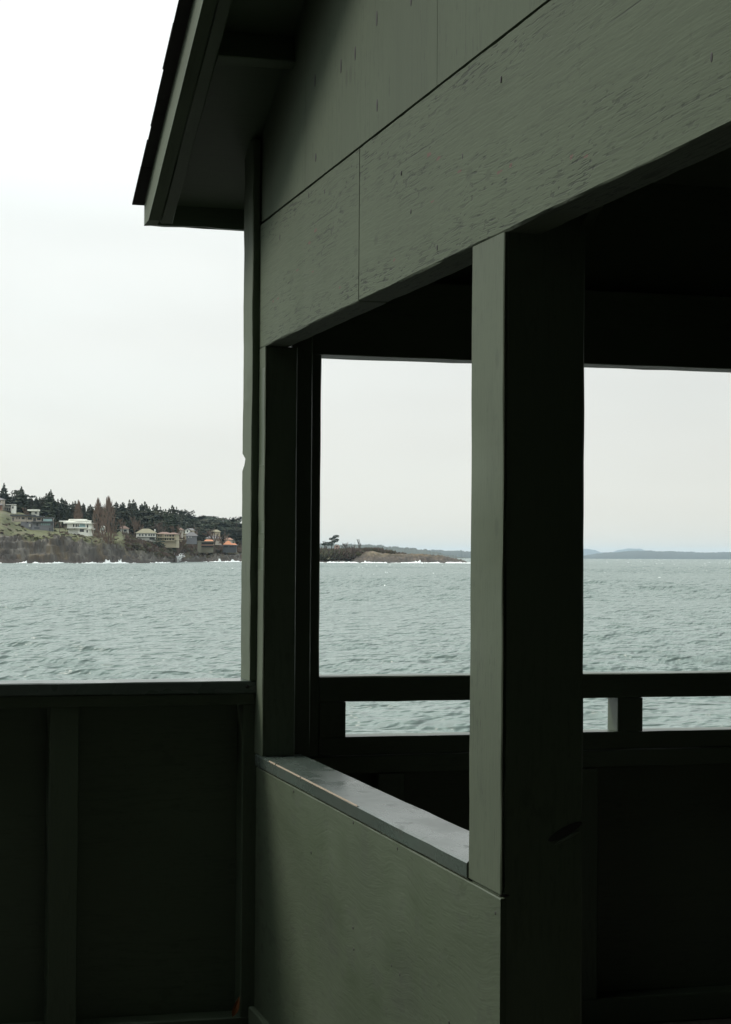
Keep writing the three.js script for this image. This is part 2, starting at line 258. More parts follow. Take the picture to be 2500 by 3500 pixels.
for (const side of [1, -1]) {
  onSlope('roof_boarding', M.shade, -OUT + 0.02, WIDTH + OUT, 0.0, LEN + 0.005 * side, 0.001, 0.017, 'x', side, { seg: 4 });
  onSlope('fly_rafter', M.shade, -OUT + 0.041, -OUT + 0.079, 0.03, LEN, -0.09, 0, 'z', side, { wob: 0.002 });
  for (let k = 0; k < 6; k++) onSlope('rafter', M.shade, 0.1 + k * 0.99, 0.138 + k * 0.99, 0.03, LEN, -0.14, 0, 'z', side, { seg: 3 });
  for (const s of [0.82, 1.75, 2.7]) onSlope('lookout', M.shade, -OUT + 0.08, 0.003, s, s + 0.038, -0.09, 0, 'x', side, { seg: 2 });
  for (let k = 0; k < 27; k++) { const s = -0.03 + k * 0.135; onSlope('shingle_course', M.asphalt, -OUT - 0.033 - 0.006 * hash2(k, side + 5, 2), WIDTH + OUT + 0.03, s, Math.min(LEN + 0.02, s + 0.2), 0.019 + 0.0015 * (k % 2), 0.0235 + 0.003 * (k % 2), 'x', side, { seg: 3, wob: 0.0015, ch: 0.001 }); }
}
for (const side of [1, -1]) { // barge board, plumb cut at the eave
  const pos = [], uv = [], N = 40, x0 = -OUT, x1 = -OUT + 0.038, H = 0.118;
  const ring = i => { const z = EAVE_Z + (RIDGE - EAVE_Z) * i / N, yt = roofY(z) + 0.0185, w = (fbm(i * 0.9, side * 3, 44, 2) - 0.5) * 0.003, yb = Math.max(2.5516, yt - H + w); return [[x0, yb, z], [x1, yb, z], [x1, yt, z], [x0, yt, z]]; };
  const flip = p => side > 0 ? p : [p[0], p[1], 2 * RIDGE - p[2]];
  for (let i = 0; i < N; i++) { const a = ring(i), b = ring(i + 1); for (let k = 0; k < 4; k++) { const q = [a[k], a[(k + 1) % 4], b[(k + 1) % 4], a[k], b[(k + 1) % 4], b[k]]; if (side < 0) q.reverse(); for (const p of q) { pos.push(...flip(p)); uv.push(p[2] * 1.1, p[1] - roofY(p[2]) + p[0]); } } }
  for (const [r0, f] of [[ring(0), side > 0], [ring(N), side < 0]]) for (const t of [[0, 1, 2], [0, 2, 3]]) for (const k of f ? [t[0], t[2], t[1]] : t) { pos.push(...flip(r0[k])); uv.push(r0[k][0], r0[k][1]); }
  const g = new THREE.BufferGeometry(); g.setAttribute('position', new THREE.Float32BufferAttribute(pos, 3)); g.setAttribute('uv', new THREE.Float32BufferAttribute(uv, 2));
  mesh('barge_board', toCreasedNormals(g, 0.4), M.trim, shelter);
  const ze = side > 0 ? EAVE_Z : 2 * RIDGE - EAVE_Z;
  put('eave_board', M.shade, -OUT + 0.002, WIDTH + OUT, EAVE_Y - 0.0625, EAVE_Y + 0.012, Math.min(ze, ze - side * 0.03), Math.max(ze, ze - side * 0.03), 'x', { seg: 90, wob: 0.0055, ch: 0.002 });
}
put('ridge_board', M.shade, -OUT, WIDTH + OUT, roofY(RIDGE) - 0.15, roofY(RIDGE) - 0.002, RIDGE - 0.019, RIDGE + 0.019, 'x', { seg: 4 });

// ───────────────────────── parapet left of the shelter, and the deck ─────────────────────────
const parapet = inFrame('parapet');
tag(parapet, 'dark green panelled parapet with a pale flat cap, left of the shelter corner', 'parapet');
const par = (name, mat, ...a) => mesh(name, board(...a), mat, parapet);
par('cap', M.sill, -4.2, -0.0008, 1.0812, 1.1187, -0.142, 0, 'x', { seg: 80, wob: 0.0014, ch: 0.003 });
par('top_plate', M.shade, -4.2, 0.01, 1.0455, 1.0805, -0.115, -0.019, 'x', { seg: 40 });
par('panel', M.shade, -4.2, 0.012, 0.05, 1.045, -0.128, -0.116, 'x', { seg: 20 });
par('stud', M.shade, -0.0365, 0.0118, 0.1, 1.0445, -0.115, -0.03, 'y', {});
for (const x of [-0.6182, -1.22, -1.83, -2.44, -3.05, -3.66]) par('stud', M.shade, x, x + 0.0875, 0.1015, 1.0445, -0.115, -0.028, 'y', {});
par('bottom_rail', M.shade, -4.2, -0.002, 0.012, 0.1, -0.118, -0.03, 'x', {});
mesh('bolt', new THREE.SphereGeometry(0.007, 8, 6).scale(1, 0.8, 0.35).translate(-0.028, 1.102, 0.0005), M.nail, parapet);
{ // dry leaf caught against the end stud
  const pos = [], N = 8, p = t => [-0.062 + 0.022 * t, 0.102 + 0.062 * t, -0.024 - 0.004 * t + 0.004 * Math.sin(t * 3)];
  for (let i = 0; i < N; i++) { const a = p(i / N), b = p((i + 1) / N), wa = 0.009 * Math.sin(Math.PI * Math.pow(i / N, 0.8)), wb = 0.009 * Math.sin(Math.PI * Math.pow((i + 1) / N, 0.8)); for (const s of [-1, 1]) pos.push(...a, a[0] + s * wa, a[1] - wa * 0.3 * s, a[2] + 0.004 * wa / 0.009, b[0] + s * wb, b[1] - wb * 0.3 * s, b[2] + 0.004 * wb / 0.009, ...a, b[0] + s * wb, b[1] - wb * 0.3 * s, b[2] + 0.004 * wb / 0.009, ...b); }
  const leaf = inFrame('dry_leaf'); mesh('blade', tris(pos), new THREE.MeshStandardMaterial({ color: new THREE.Color().setRGB(0.28, 0.09, 0.025), roughness: 0.8, side: THREE.DoubleSide }), leaf);
  tag(leaf, 'small dry orange leaf caught at the foot of the parapet', 'leaf');
}
const deck = inFrame('deck'); structure(deck);
for (let k = 0; k < 43; k++) mesh('plank', board(-4.3, WIDTH + 0.1, -0.036, 0.001 - 0.002 * hash2(k, 2, 8), -0.2 + k * 0.146, -0.2 + k * 0.146 + 0.14, 'x', { seg: 6 }), M.deck, deck);
for (let k = 0; k < 5; k++) mesh('joist', board(-4.2 + k * 2.2, -4.1 + k * 2.2, -0.24, -0.038, -0.2, 6.0, 'z', { seg: 2 }), M.stain, deck);
// ───────────────────────── what shades the deck: trees overhead and the bluff behind ─────────────────────────
const rock = (r, g, b) => new THREE.Color().setRGB(r, g, b);
{ // rock bluff behind the camera and the ledge the deck stands on
  const nx = 70, nz = 30, pos = [], idx = [], col = [];
  for (let j = 0; j <= nz; j++) for (let i = 0; i <= nx; i++) {
    const x = -42 + 90 * i / nx, t = j / nz, z = 3.2 + 40 * t * t + 2 * Math.abs(x) / 42 * 0;
    const n = fbm(x * 0.35, z * 0.35, 5, 4);
    const y = 1.7 + 11 * sm(0, 0.16, t) * (0.8 + 0.4 * fbm(x * 0.08, 3, 8, 3)) + 9 * t + (n - 0.5) * 1.6;
    pos.push(x, y, z + (n - 0.5) * 1.2); const m = 0.05 + 0.05 * fbm(x * 1.2, z * 1.2, 12, 3); col.push(m, m * 1.02, m * 0.85);
  }
  for (let j = 0; j < nz; j++) for (let i = 0; i < nx; i++) { const a = j * (nx + 1) + i; idx.push(a, a + nx + 1, a + 1, a + 1, a + nx + 1, a + nx + 2); }
  const g = new THREE.BufferGeometry(); g.setAttribute('position', new THREE.Float32BufferAttribute(pos, 3)); g.setAttribute('color', new THREE.Float32BufferAttribute(col, 3)); g.setIndex(idx); g.computeVertexNormals();
  structure(mesh('bluff', g, new THREE.MeshStandardMaterial({ vertexColors: true, roughness: 0.95 }), scene));
  const p2 = [], c2 = [], i2 = [], n2 = 90;
  for (let j = 0; j <= n2; j++) for (let i = 0; i <= n2; i++) { const x = -48 + 96 * i / n2, z = -41 + 47 * j / n2, d = Math.hypot(x * 0.75, z), n = fbm(x * 0.5, z * 0.5, 21, 4); const y = Math.min(1.7, 3.15 - 0.093 * d) + (n - 0.6) * 0.7 - 1.4 * sm(34, 42, d); p2.push(x, Math.min(y, 2.05), z); const m = 0.035 + 0.04 * n; c2.push(m, m, m * 0.9); }
  for (let j = 0; j < n2; j++) for (let i = 0; i < n2; i++) { const a = j * (n2 + 1) + i; i2.push(a, a + n2 + 1, a + 1, a + 1, a + n2 + 1, a + n2 + 2); }
  const g2 = new THREE.BufferGeometry(); g2.setAttribute('position', new THREE.Float32BufferAttribute(p2, 3)); g2.setAttribute('color', new THREE.Float32BufferAttribute(c2, 3)); g2.setIndex(i2); g2.computeVertexNormals();
  structure(mesh('rock_ledge', g2, new THREE.MeshStandardMaterial({ vertexColors: true, roughness: 0.95 }), scene));
}
const barkMat = new THREE.MeshStandardMaterial({ color: rock(0.07, 0.05, 0.04), roughness: 0.95 });
const HEDGE = 2.6;
const leafMat = new THREE.MeshStandardMaterial({ color: rock(0.035, 0.05, 0.025), roughness: 0.85, side: THREE.DoubleSide });
function limb(pts, r0, r1, n = 7) { const c = new THREE.CatmullRomCurve3(pts.map(p => new THREE.Vector3(...p))), g = new THREE.TubeGeometry(c, 14, 1, n); const p = g.attributes.position, P = new THREE.Vector3(); for (let i = 0; i <= 14; i++) { const o = c.getPointAt(i / 14), r = mix(r0, r1, i / 14); for (let k = 0; k <= n; k++) { const q = i * (n + 1) + k; P.fromBufferAttribute(p, q).sub(o).multiplyScalar(r).add(o); p.setXYZ(q, P.x, P.y, P.z); } } return g; }
function shadeTree(pos, crown, rad, count, label, seed) { // a broad evergreen leaning over the deck
  const t = base('evergreen_tree', new THREE.Vector3(...pos)), r = rng(seed), c = crown;
  mesh('trunk', mergeGeometries([limb([[0, -0.6, 0], [c[0] * 0.15, c[1] * 0.4, c[2] * 0.1], [c[0] * 0.6, c[1] * 0.75, c[2] * 0.6], [c[0], c[1] + rad[1] * 0.4, c[2]]], 0.38, 0.08), ...[0, 1, 2, 3, 4].map(k => { const a = k * 1.3 + seed; return limb([[c[0] * 0.4, c[1] * 0.62, c[2] * 0.35], [c[0] * 0.8 + Math.cos(a) * rad[0] * 0.3, c[1], c[2] * 0.8 + Math.sin(a) * rad[2] * 0.3], [c[0] + Math.cos(a) * rad[0] * 0.75, c[1] + rad[1] * 0.1, c[2] + Math.sin(a) * rad[2] * 0.75]], 0.14, 0.03, 5); })]), barkMat, t);
  const p = [];
  for (let k = 0; k < count; k++) {
    let x, y, z; do { x = r() * 2 - 1; y = r() * 2 - 1; z = r() * 2 - 1; } while (x * x + y * y + z * z > 1);
    const f = 0.85 + 0.3 * fbm(x * 2 + 5, z * 2, seed, 2), o = [c[0] + x * rad[0] * f, c[1] + y * rad[1], c[2] + z * rad[2] * f], a = new THREE.Vector3(r() - 0.5, (r() - 0.5) * 0.5, r() - 0.5).normalize(), b = new THREE.Vector3(r() - 0.5, (r() - 0.5) * 0.8, r() - 0.5).cross(a).normalize(), w = 0.28 + 0.3 * r(), h = 0.2 + 0.22 * r();
    const P = (u, v) => [o[0] + a.x * w * u + b.x * h * v, o[1] + a.y * w * u + b.y * h * v, o[2] + a.z * w * u + b.z * h * v];
    p.push(...P(-1, 0), ...P(0, -0.9), ...P(1, 0.1), ...P(-1, 0), ...P(1, 0.1), ...P(-0.1, 1));
  }
  mesh('crown', tris(p), leafMat, t);
  return tag(t, label, 'tree', 'trees overhanging the deck');
}
shadeTree([-4.5, 2.2, 6.2], [1.9, 9.4, -5.0], [4.3, 2.6, 5.0], 4200, 'broad evergreen tree with its crown over the open deck', 3);
shadeTree([2.2, 2.2, 7.0], [-0.8, 9.0, -3.8], [5.2, 3.2, 5.0], 4200, 'broad evergreen tree rising behind the deck by the shelter', 8);

{ // dense evergreen hedge along the open side of the deck, level with a tall man
  for (let k = 0; k < 6; k++) {
    const r = rng(50 + k), p = [], t = 3.1 + 0.25 * r(), z = 0.1 + k * 1.15, c = new THREE.Vector3(-t, 0, z).applyAxisAngle(new THREE.Vector3(0, 1, 0), PSI).add(ORIGIN), g = base('hedge_shrub', new THREE.Vector3(c.x, 1.6, c.z)), hh = HEDGE + 0.9 + 0.25 * (r() - 0.5);
    for (let q = 0; q < 900; q++) { const a = r() * 6.283, rr = Math.sqrt(r()) * 0.8, y = 0.1 + hh * r(), f = Math.min(1, (hh - y) / 0.5 + 0.3), x = Math.cos(a) * rr * f, zz = Math.sin(a) * rr * f, w = 0.1 + 0.1 * r(); p.push(x - w, y, zz + (r() - 0.5) * w, x + w, y + (r() - 0.5) * w, zz + (r() - 0.5) * w, x + (r() - 0.5) * w, y + w, zz + (r() - 0.5) * w); }
    mesh('stem', new THREE.CylinderGeometry(0.04, 0.07, hh * 0.7, 6).translate(0, hh * 0.33, 0), barkMat, g); mesh('foliage', tris(p), leafMat, g);
    tag(g, 'dark evergreen shrub in the hedge along the open side of the deck', 'shrub', 'hedge beside the deck');
  }
}

// ───────────────────────── sea ─────────────────────────
const r0 = rng(77), waves = [];
for (let k = 0; k < 46; k++) { const L = 0.42 * Math.pow(24, k / 45) * (0.9 + 0.2 * r0()), th = (-9 + (r0() + r0() + r0() - 1.5) * 40) * R, kk = 2 * Math.PI / L; waves.push([kk * Math.sin(th), kk * Math.cos(th), (L < 1.6 ? 0.07 : 0.07 * Math.pow(1.6 / L, 0.55)) / kk * (0.7 + 0.6 * r0()), r0() * 7, kk]); }
function seaHeight(x, z, dx, dz) {
  let y = 0; const gust = 0.4 + 1.2 * sm(0.33, 0.67, fbm(x * 0.016 + 3, z * 0.009, 31, 3));
  for (const [kx, kz, a, ph] of waves) { const f = Math.max(Math.abs(kx) * dx, Math.abs(kz) * dz); if (f > 2.2) continue; const s = Math.sin(kx * x + kz * z + ph); y += a * (f > 1.4 ? (2.2 - f) / 0.8 : 1) * (s + 0.5 * s * s - 0.25); }
  return y * gust;
}
{
  const tx = []; for (let k = -22; k <= 622; k++) tx.push(-0.23 + 0.46 * k / 600);
  for (let k = 1; k <= 26; k++) { const w = 0.26 + 2.2 * Math.pow(k / 26, 1.7); tx.unshift(-w); tx.push(w); }
  const ds = [3, 8, 13, 18, 22]; let d = 25; while (d < 9500) { ds.push(d); d += d < 500 ? Math.min(0.85, Math.max(0.14, 0.32 * d * d / 7620)) : d < 1400 ? 0.85 + (d - 500) * 0.0033 : 4 + (d - 1400) * 0.012; } ds.push(11000, 15000, 22000, 32000);
  const n = tx.length, m = ds.length, pos = new Float32Array(n * m * 3), uv = new Float32Array(n * m * 2), idx = new Uint32Array((n - 1) * (m - 1) * 6);
  for (let j = 0; j < m; j++) for (let i = 0; i < n; i++) {
    const q = j * n + i, D = ds[j], x = tx[i] * D, dz = (ds[Math.min(m - 1, j + 1)] - ds[Math.max(0, j - 1)]) / 2, dx = D * ((tx[Math.min(n - 1, i + 1)] - tx[Math.max(0, i - 1)]) / 2);
    pos[q * 3] = x; pos[q * 3 + 1] = (D < 26 ? 0 : seaHeight(x, -D, dx, dz)) - drop(Math.hypot(x, D)); pos[q * 3 + 2] = -D; uv[q * 2] = x / 16; uv[q * 2 + 1] = D / 16;
  }
  let e = 0; for (let j = 0; j < m - 1; j++) for (let i = 0; i < n - 1; i++) { const a = j * n + i; idx[e++] = a; idx[e++] = a + 1; idx[e++] = a + n; idx[e++] = a + 1; idx[e++] = a + n + 1; idx[e++] = a + n; }
  const g = new THREE.BufferGeometry(); g.setAttribute('position', new THREE.BufferAttribute(pos, 3)); g.setAttribute('uv', new THREE.BufferAttribute(uv, 2)); g.setIndex(new THREE.BufferAttribute(idx, 1)); g.computeVertexNormals();
  // ripples too small for the mesh: a normal map of short crossing waves, 16 m square
  const S = 1024, T = 16, rr = rng(90), ws = [];
  for (let k = 0; k < 70; k++) { const L = 0.16 * Math.pow(10, rr()), th = (-24 + (rr() + rr() + rr() - 1.5) * 85) * R, kx = Math.round(T / L * Math.sin(th)), ky = Math.round(T / L * Math.cos(th)); if (kx || ky) ws.push([kx, ky, (0.9 + 0.5 * rr()) * 0.045, Math.floor(rr() * S)]); }
  const sin = new Float32Array(S), nm = new Uint8Array(S * S * 4); for (let i = 0; i < S; i++) sin[i] = Math.sin(2 * Math.PI * i / S);
  for (let j = 0; j < S; j++) for (let i = 0; i < S; i++) {
    let gx = 0, gy = 0; for (const [kx, ky, a, ph] of ws) { const s = sin[((kx * i + ky * j + ph) % S + S) & (S - 1)], l = Math.hypot(kx, ky); gx += s * a * kx / l; gy += s * a * ky / l; }
    const l = Math.hypot(gx, gy, 1), q = (j * S + i) * 4; nm[q] = 127.5 - 127.5 * gx / l; nm[q + 1] = 127.5 - 127.5 * gy / l; nm[q + 2] = 127.5 + 127.5 / l; nm[q + 3] = 255;
  }
  const t = new THREE.DataTexture(nm, S, S, THREE.RGBAFormat); t.wrapS = t.wrapT = THREE.RepeatWrapping; t.magFilter = THREE.LinearFilter; t.minFilter = THREE.LinearMipmapLinearFilter; t.generateMipmaps = true; t.needsUpdate = true;
  structure(mesh('sea', g, new THREE.MeshPhysicalMaterial({ color: rock(0.132, 0.172, 0.156), roughness: 0.3, ior: 1.34, normalMap: t, normalScale: new THREE.Vector2(2.4, 2.4) }), scene));
}
const foamMat = new THREE.MeshStandardMaterial({ color: rock(0.82, 0.84, 0.83), roughness: 0.9, side: THREE.DoubleSide });
function foamPatch(p, cx, cz, y, w, l, h, r) { // a low torn crest of froth
  const N = 6, A = []; for (let k = 0; k <= N; k++) { const t = k / N * 2 - 1, e = Math.sqrt(Math.max(0, 1 - t * t)); A.push([cx + t * w, y + 0.02 + h * e * (0.5 + r()), cz + (r() - 0.5) * l, e * l * (0.5 + r() * 0.6)]); }
  for (let k = 0; k < N; k++) { const a = A[k], b = A[k + 1]; const q = [[a[0], y - 0.03, a[2] + a[3]], [b[0], y - 0.03, b[2] + b[3]], [b[0], b[1], b[2]], [a[0], a[1], a[2]], [b[0], y - 0.03, b[2] - b[3]], [a[0], y - 0.03, a[2] - a[3]]]; for (const i of [0, 1, 2, 0, 2, 3, 3, 2, 4, 3, 4, 5]) p.push(...q[i]); }
}
{ // whitecaps scattered over the open water
  const r = rng(31), p = [];
  for (let k = 0; k < 900; k++) { const d = 230 * Math.pow(16, Math.pow(r(), 0.7)), x = (r() * 2 - 1) * 0.23 * d, far = sm(250, 900, d); if (r() > 0.25 + 0.75 * far) continue; const w = (0.08 + 0.4 * r() * r() * r()) * (0.5 + d / 700); foamPatch(p, x, -d, seaHeight(x, -d, 0.2, 0.2) * 0.8 - drop(d), w, 0.2 + 0.3 * r(), (0.05 + 0.1 * r()) * (0.5 + d / 1500), r); }
  const f = mesh('whitecaps', tris(p), foamMat, scene); f.userData.kind = 'stuff'; f.userData.label = 'small white breaking crests scattered over the choppy sea'; f.userData.category = 'foam';
}

// ───────────────────────── the headland and the rocky point ─────────────────────────
const lerpTable = (tab, x) => { if (x <= tab[0][0]) return tab[0].slice(1); for (let i = 1; i < tab.length; i++) if (x <= tab[i][0]) { const a = tab[i - 1], b = tab[i], t = (x - a[0]) / (b[0] - a[0]), u = t * t * (3 - 2 * t); return a.slice(1).map((v, k) => mix(v, b[k + 1], u)); } return tab[tab.length - 1].slice(1); };
// bearing (photograph column) | distance of the shore | cliff width | cliff height | height 70 m inland | 160 m | 320 m
const HEAD = [[-420, 800, 22, 11, 26, 33, 40], [0, 830, 20, 9.7, 22, 28, 33], [60, 836, 20, 10.2, 17.5, 26, 32], [120, 842, 18, 10.4, 15.6, 24, 31], [200, 850, 18, 11.2, 15.2, 21.5, 28], [270, 858, 20, 10.8, 14.2, 20.5, 27], [340, 866, 22, 10, 14, 19, 26], [400, 880, 26, 9.0, 15.2, 18.5, 25], [480, 905, 30, 7.6, 11.4, 17, 23], [560, 935, 30, 6.2, 10.6, 16.5, 21], [598, 985, 26, 4.8, 9.4, 15, 19], [625, 1085, 22, 5.4, 9.0, 13, 17], [700, 1130, 20, 5.0, 8.8, 13, 16.5], [820, 1150, 20, 5.2, 9, 12.5, 15], [960, 1160, 20, 5, 8, 10, 10], [1110, 1120, 20, 3.4, 5, 6.5, 5]];
function headHeight(a, d) {
  const [d0, wc, hc, h1, h2, h3] = lerpTable(HEAD, a), x = (a - CX) / F * d, wob = (fbm(x * 0.03, 4, 61, 4) - 0.5) * 34 + (fbm(x * 0.13, 9, 62, 3) - 0.5) * 14, e = d - d0 - wob * (a < 600 ? 1 : 0.6);
  if (e < 0) return Math.max(-2.5, e * 0.4);
  let h = e < wc ? hc * (0.16 * sm(0, 3, e) + 0.84 * Math.pow(sm(1, wc, e), 0.75)) : e < 70 ? mix(hc, h1, Math.pow((e - wc) / (70 - wc), 0.8)) : e < 160 ? mix(h1, h2, sm(70, 160, e)) : mix(h2, h3, sm(160, 320, e));
  const steep = sm(0.5, 4, e) * (1 - sm(wc, wc + 14, e));
  const wx = x + 6 * (fbm(x * 0.07, e * 0.1, 64, 2) - 0.5), crag = Math.abs(fbm(wx * 0.16, e * 0.3, 66, 3) - 0.5) * 1.1 + Math.abs(fbm(wx * 0.42, e * 0.8, 65, 3) - 0.5) * 0.9 + Math.abs(noise(wx * 1.1, e * 1.5, 69) - 0.5) * 0.35;
  h += steep * ((crag - 0.35) * 5.5 + (fbm(x * 0.09, e * 0.2, 67, 3) - 0.5) * 4) + (1 - steep) * (fbm(x * 0.08, d * 0.06, 68, 3) - 0.5) * 1.2 * sm(0, 10, e);
  const q = 2.3 + 0.9 * fbm(x * 0.05, 7, 91, 2), o = 3 * fbm(x * 0.12, e * 0.1, 92, 3), k = (h + o) / q, f = k - Math.floor(k);   // broken ledges
  h += steep * 0.75 * q * (sm(0.25, 0.75, f) - f);
  return h;
}
function cover(a, d, h, slope, x) { // what grows where: rock, turf, bracken
  const [d0, wc] = lerpTable(HEAD, a), e = d - d0, n = fbm(x * 0.09, d * 0.07, 71, 4), n2 = fbm(x * 0.4, d * 0.3, 72, 3), n3 = fbm(x * 0.02, d * 0.02, 73, 2);
  const g = 0.55 + 0.9 * n2, R0 = [0.052 * g, 0.044 * g, 0.036 * g], turf = [0.076 * g, 0.08 * g, 0.03 * g], dry = [0.105 * g, 0.082 * g, 0.046 * g], lichen = [0.1 * g, 0.092 * g, 0.078 * g], ochre = [0.09 * g, 0.066 * g, 0.036 * g], scrub = [0.06 * g, 0.056 * g, 0.032 * g];
  const green = (a < 400 ? 1 : 1 - 0.7 * sm(400, 470, a)) * sm(-0.1, 0.25, n - 0.42 + n3 * 0.2);
  let c = [0, 1, 2].map(k => mix(mix(dry[k], scrub[k], sm(0.45, 0.65, n2)), turf[k], green));
  const rk = Math.max(sm(0.55, 1.1, slope), 1 - sm(wc * 0.65, wc * 1.1, e + (n - 0.5) * 16));
  const n4 = fbm(x * 1.1, h * 1.3, 75, 3); let q = [0, 1, 2].map(k => mix(mix(R0[k], lichen[k], sm(0.5, 0.66, n2) * 0.7), n4 > 0.5 ? lichen[k] : R0[k] * 0.5, Math.abs(n4 - 0.5) * 2.2)); q = q.map((v, k) => mix(v, ochre[k], sm(0.56, 0.74, fbm(x * 0.22, d * 0.15, 74, 4)) * 0.7));
  c = c.map((v, k) => mix(v, q[k], rk));
  const wet = 1 - sm(0.9, 2.4, h + (n2 - 0.5) * 1.6); return c.map((v, k) => mix(v, [0.05, 0.04, 0.034][k], wet));   // dark weed band at the waterline
}
function polarLand(name, a0, a1, na, dl, hgt, col, minD) {
  const pos = [], cl = [], idx = [], m = dl.length;
  for (let j = 0; j < m; j++) for (let i = 0; i <= na; i++) { const a = a0 + (a1 - a0) * i / na, d = minD(a) + dl[j], x = (a - CX) / F * d, h = hgt(a, d); const sl = Math.abs(hgt(a, d + 1.5) - h) / 1.5; pos.push(x, h - drop(d), -d); cl.push(...col(a, d, h, sl, x)); }
  for (let j = 0; j < m - 1; j++) for (let i = 0; i < na; i++) { const p = j * (na + 1) + i; idx.push(p, p + 1, p + na + 1, p + 1, p + na + 2, p + na + 1); }
  const g = new THREE.BufferGeometry(); g.setAttribute('position', new THREE.Float32BufferAttribute(pos, 3)); g.setAttribute('color', new THREE.Float32BufferAttribute(cl, 3)); g.setIndex(idx); g.computeVertexNormals();
  return structure(mesh(name, g, new THREE.MeshStandardMaterial({ vertexColors: true, roughness: 0.95 }), scene));
}
const dl = []; for (let d = -34; d < 90; d += 1.0) dl.push(d); for (let d = 90; d < 420; d += 9) dl.push(d);
polarLand('headland', -420, 1110, 620, dl, headHeight, cover, a => lerpTable(HEAD, a)[0]);

// rocky point seen through the opening
const POINT = [[1000, 1075, 3.2, 5.5], [1100, 1085, 2.8, 4.2], [1180, 1085, 3.4, 5.0], [1228, 1082, 5.2, 6.0], [1265, 1080, 6.6, 6.4], [1310, 1080, 5.0, 5.0], [1400, 1082, 5.2, 4.6], [1455, 1084, 5.0, 4.0], [1510, 1086, 4.4, 3.0], [1550, 1088, 3.0, 2.0], [1585, 1089, 1.5, 0.8], [1608, 1090, -0.4, -0.5], [1700, 1090, -3, -3]];
function pointHeight(a, d) {
  const [d0, h1, h2] = lerpTable(POINT, a), x = (a - CX) / F * d, e = d - d0 - (fbm(x * 0.1, 2, 81, 4) - 0.5) * 14; if (e < 0) return Math.max(-2, e * 0.35 - 0.2);
  const h = e < 22 ? h1 * Math.pow(sm(-2, 22, e), 0.7) : mix(h1, h2, sm(22, 50, e)) * (1 - sm(70, 110, e)) - 2 * sm(80, 110, e);
  return h + ((fbm(x * 0.16, e * 0.16, 82, 4) - 0.5) * 2.0 + Math.abs(fbm(x * 0.45, e * 0.6, 83, 3) - 0.5) * 2.2 - 0.4) * sm(0, 5, e) * (a > 1580 ? 0.4 : 1);
}
const dp = []; for (let d = -16; d < 115; d += 1.1) dp.push(d);
polarLand('rocky_point', 1000, 1690, 330, dp, pointHeight, (a, d, h, s, x) => { const n = fbm(x * 0.12, d * 0.1, 85, 4), n2 = fbm(x * 0.5, d * 0.4, 86, 3), g = (0.35 + 0.75 * n2) * (0.45 + 1.1 * fbm(x * 1.3, h * 2.1, 87, 3)) * (0.7 + 0.75 * fbm(x * 0.2, h * 0.9, 88, 3)); let c = [0.07 * g, 0.055 * g, 0.042 * g]; const top = sm(2.6, 4.6, h + (n - 0.5) * 3); c = c.map((v, k) => mix(v, [0.12, 0.094, 0.056][k] * g, top * 0.75)); c = c.map((v, k) => mix(v, [0.13, 0.085, 0.04][k] * g, sm(0.6, 0.7, n) * 0.6)); const wet = 1 - sm(0.8, 2.0, h); return c.map((v, k) => mix(v, [0.045, 0.038, 0.032][k], wet)); }, a => lerpTable(POINT, a)[0]);

const ground = (a, d) => (a > 1000 ? Math.max(pointHeight(a, d), a < 1110 ? headHeight(a, d) : -9) : headHeight(a, d)) - drop(d);
const spot = (a, d) => new THREE.Vector3((a - CX) / F * d, ground(a, d), -d);

{ // surf along both shores
  const r = rng(41), p = [];
  const shore = (a0, a1, tab, hf, dens) => { for (let a = a0; a < a1; a += 2.2) { const D = lerpTable(tab, a)[0]; for (let d = D - 30; d < D + 34; d += 0.7) if (hf(a, d) > -0.35) { const live = sm(0.4, 0.62, fbm(a * 0.035, 1, 44, 3)); if (r() < dens * (0.15 + 1.1 * live)) { const w = 0.5 + 1.3 * r(), big = r() < 0.05 ? 3 : 1; foamPatch(p, (a - CX) / F * d, -d + 0.5 + r() * 2.5, -drop(d), w, 0.6 + r() * 1.5, (0.1 + 0.2 * r() + 0.4 * live * r()) * big, r); } break; } } };
  shore(-60, 1000, HEAD, headHeight, 0.6); shore(1040, 1606, POINT, pointHeight, 0.8); shore(1200, 1420, POINT, pointHeight, 0.5);
  const f = mesh('surf', tris(p), foamMat, scene); f.userData.kind = 'stuff'; f.userData.label = 'white surf breaking along the rocky shores'; f.userData.category = 'foam';
  // one wave thrown up against the rocks
  const drops = new THREE.IcosahedronGeometry(0.15, 0), N = 520, im = new THREE.InstancedMesh(drops, new THREE.MeshStandardMaterial({ color: rock(0.93, 0.94, 0.94), roughness: 0.9 }), N), m4 = new THREE.Matrix4(), c = (() => { let d = 960; while (headHeight(608, d) < -0.2) d += 0.5; return place(608, 1920, d - 5); })();
  for (let k = 0; k < N; k++) { const t = Math.pow(r(), 0.9), u = (r() + r() + r() - 1.5) * (0.9 + 2.6 * t), h = 5.0 * t * (0.6 + 0.6 * fbm(u * 1.7 + 9, 2, 55, 2)) * (0.8 + 0.3 * r()), s = 0.6 + 1.1 * r(); m4.makeScale(s, s, s).setPosition(c.x - 0.6 + u + t * 0.9, -0.2 + h, c.z + (r() - 0.5) * 3 * (0.4 + t)); im.setMatrixAt(k, m4); }
  im.name = 'wave_spray'; im.userData.kind = 'stuff'; im.userData.label = 'white plume of spray thrown up by a wave on the rocks'; im.userData.category = 'spray'; scene.add(im);
}

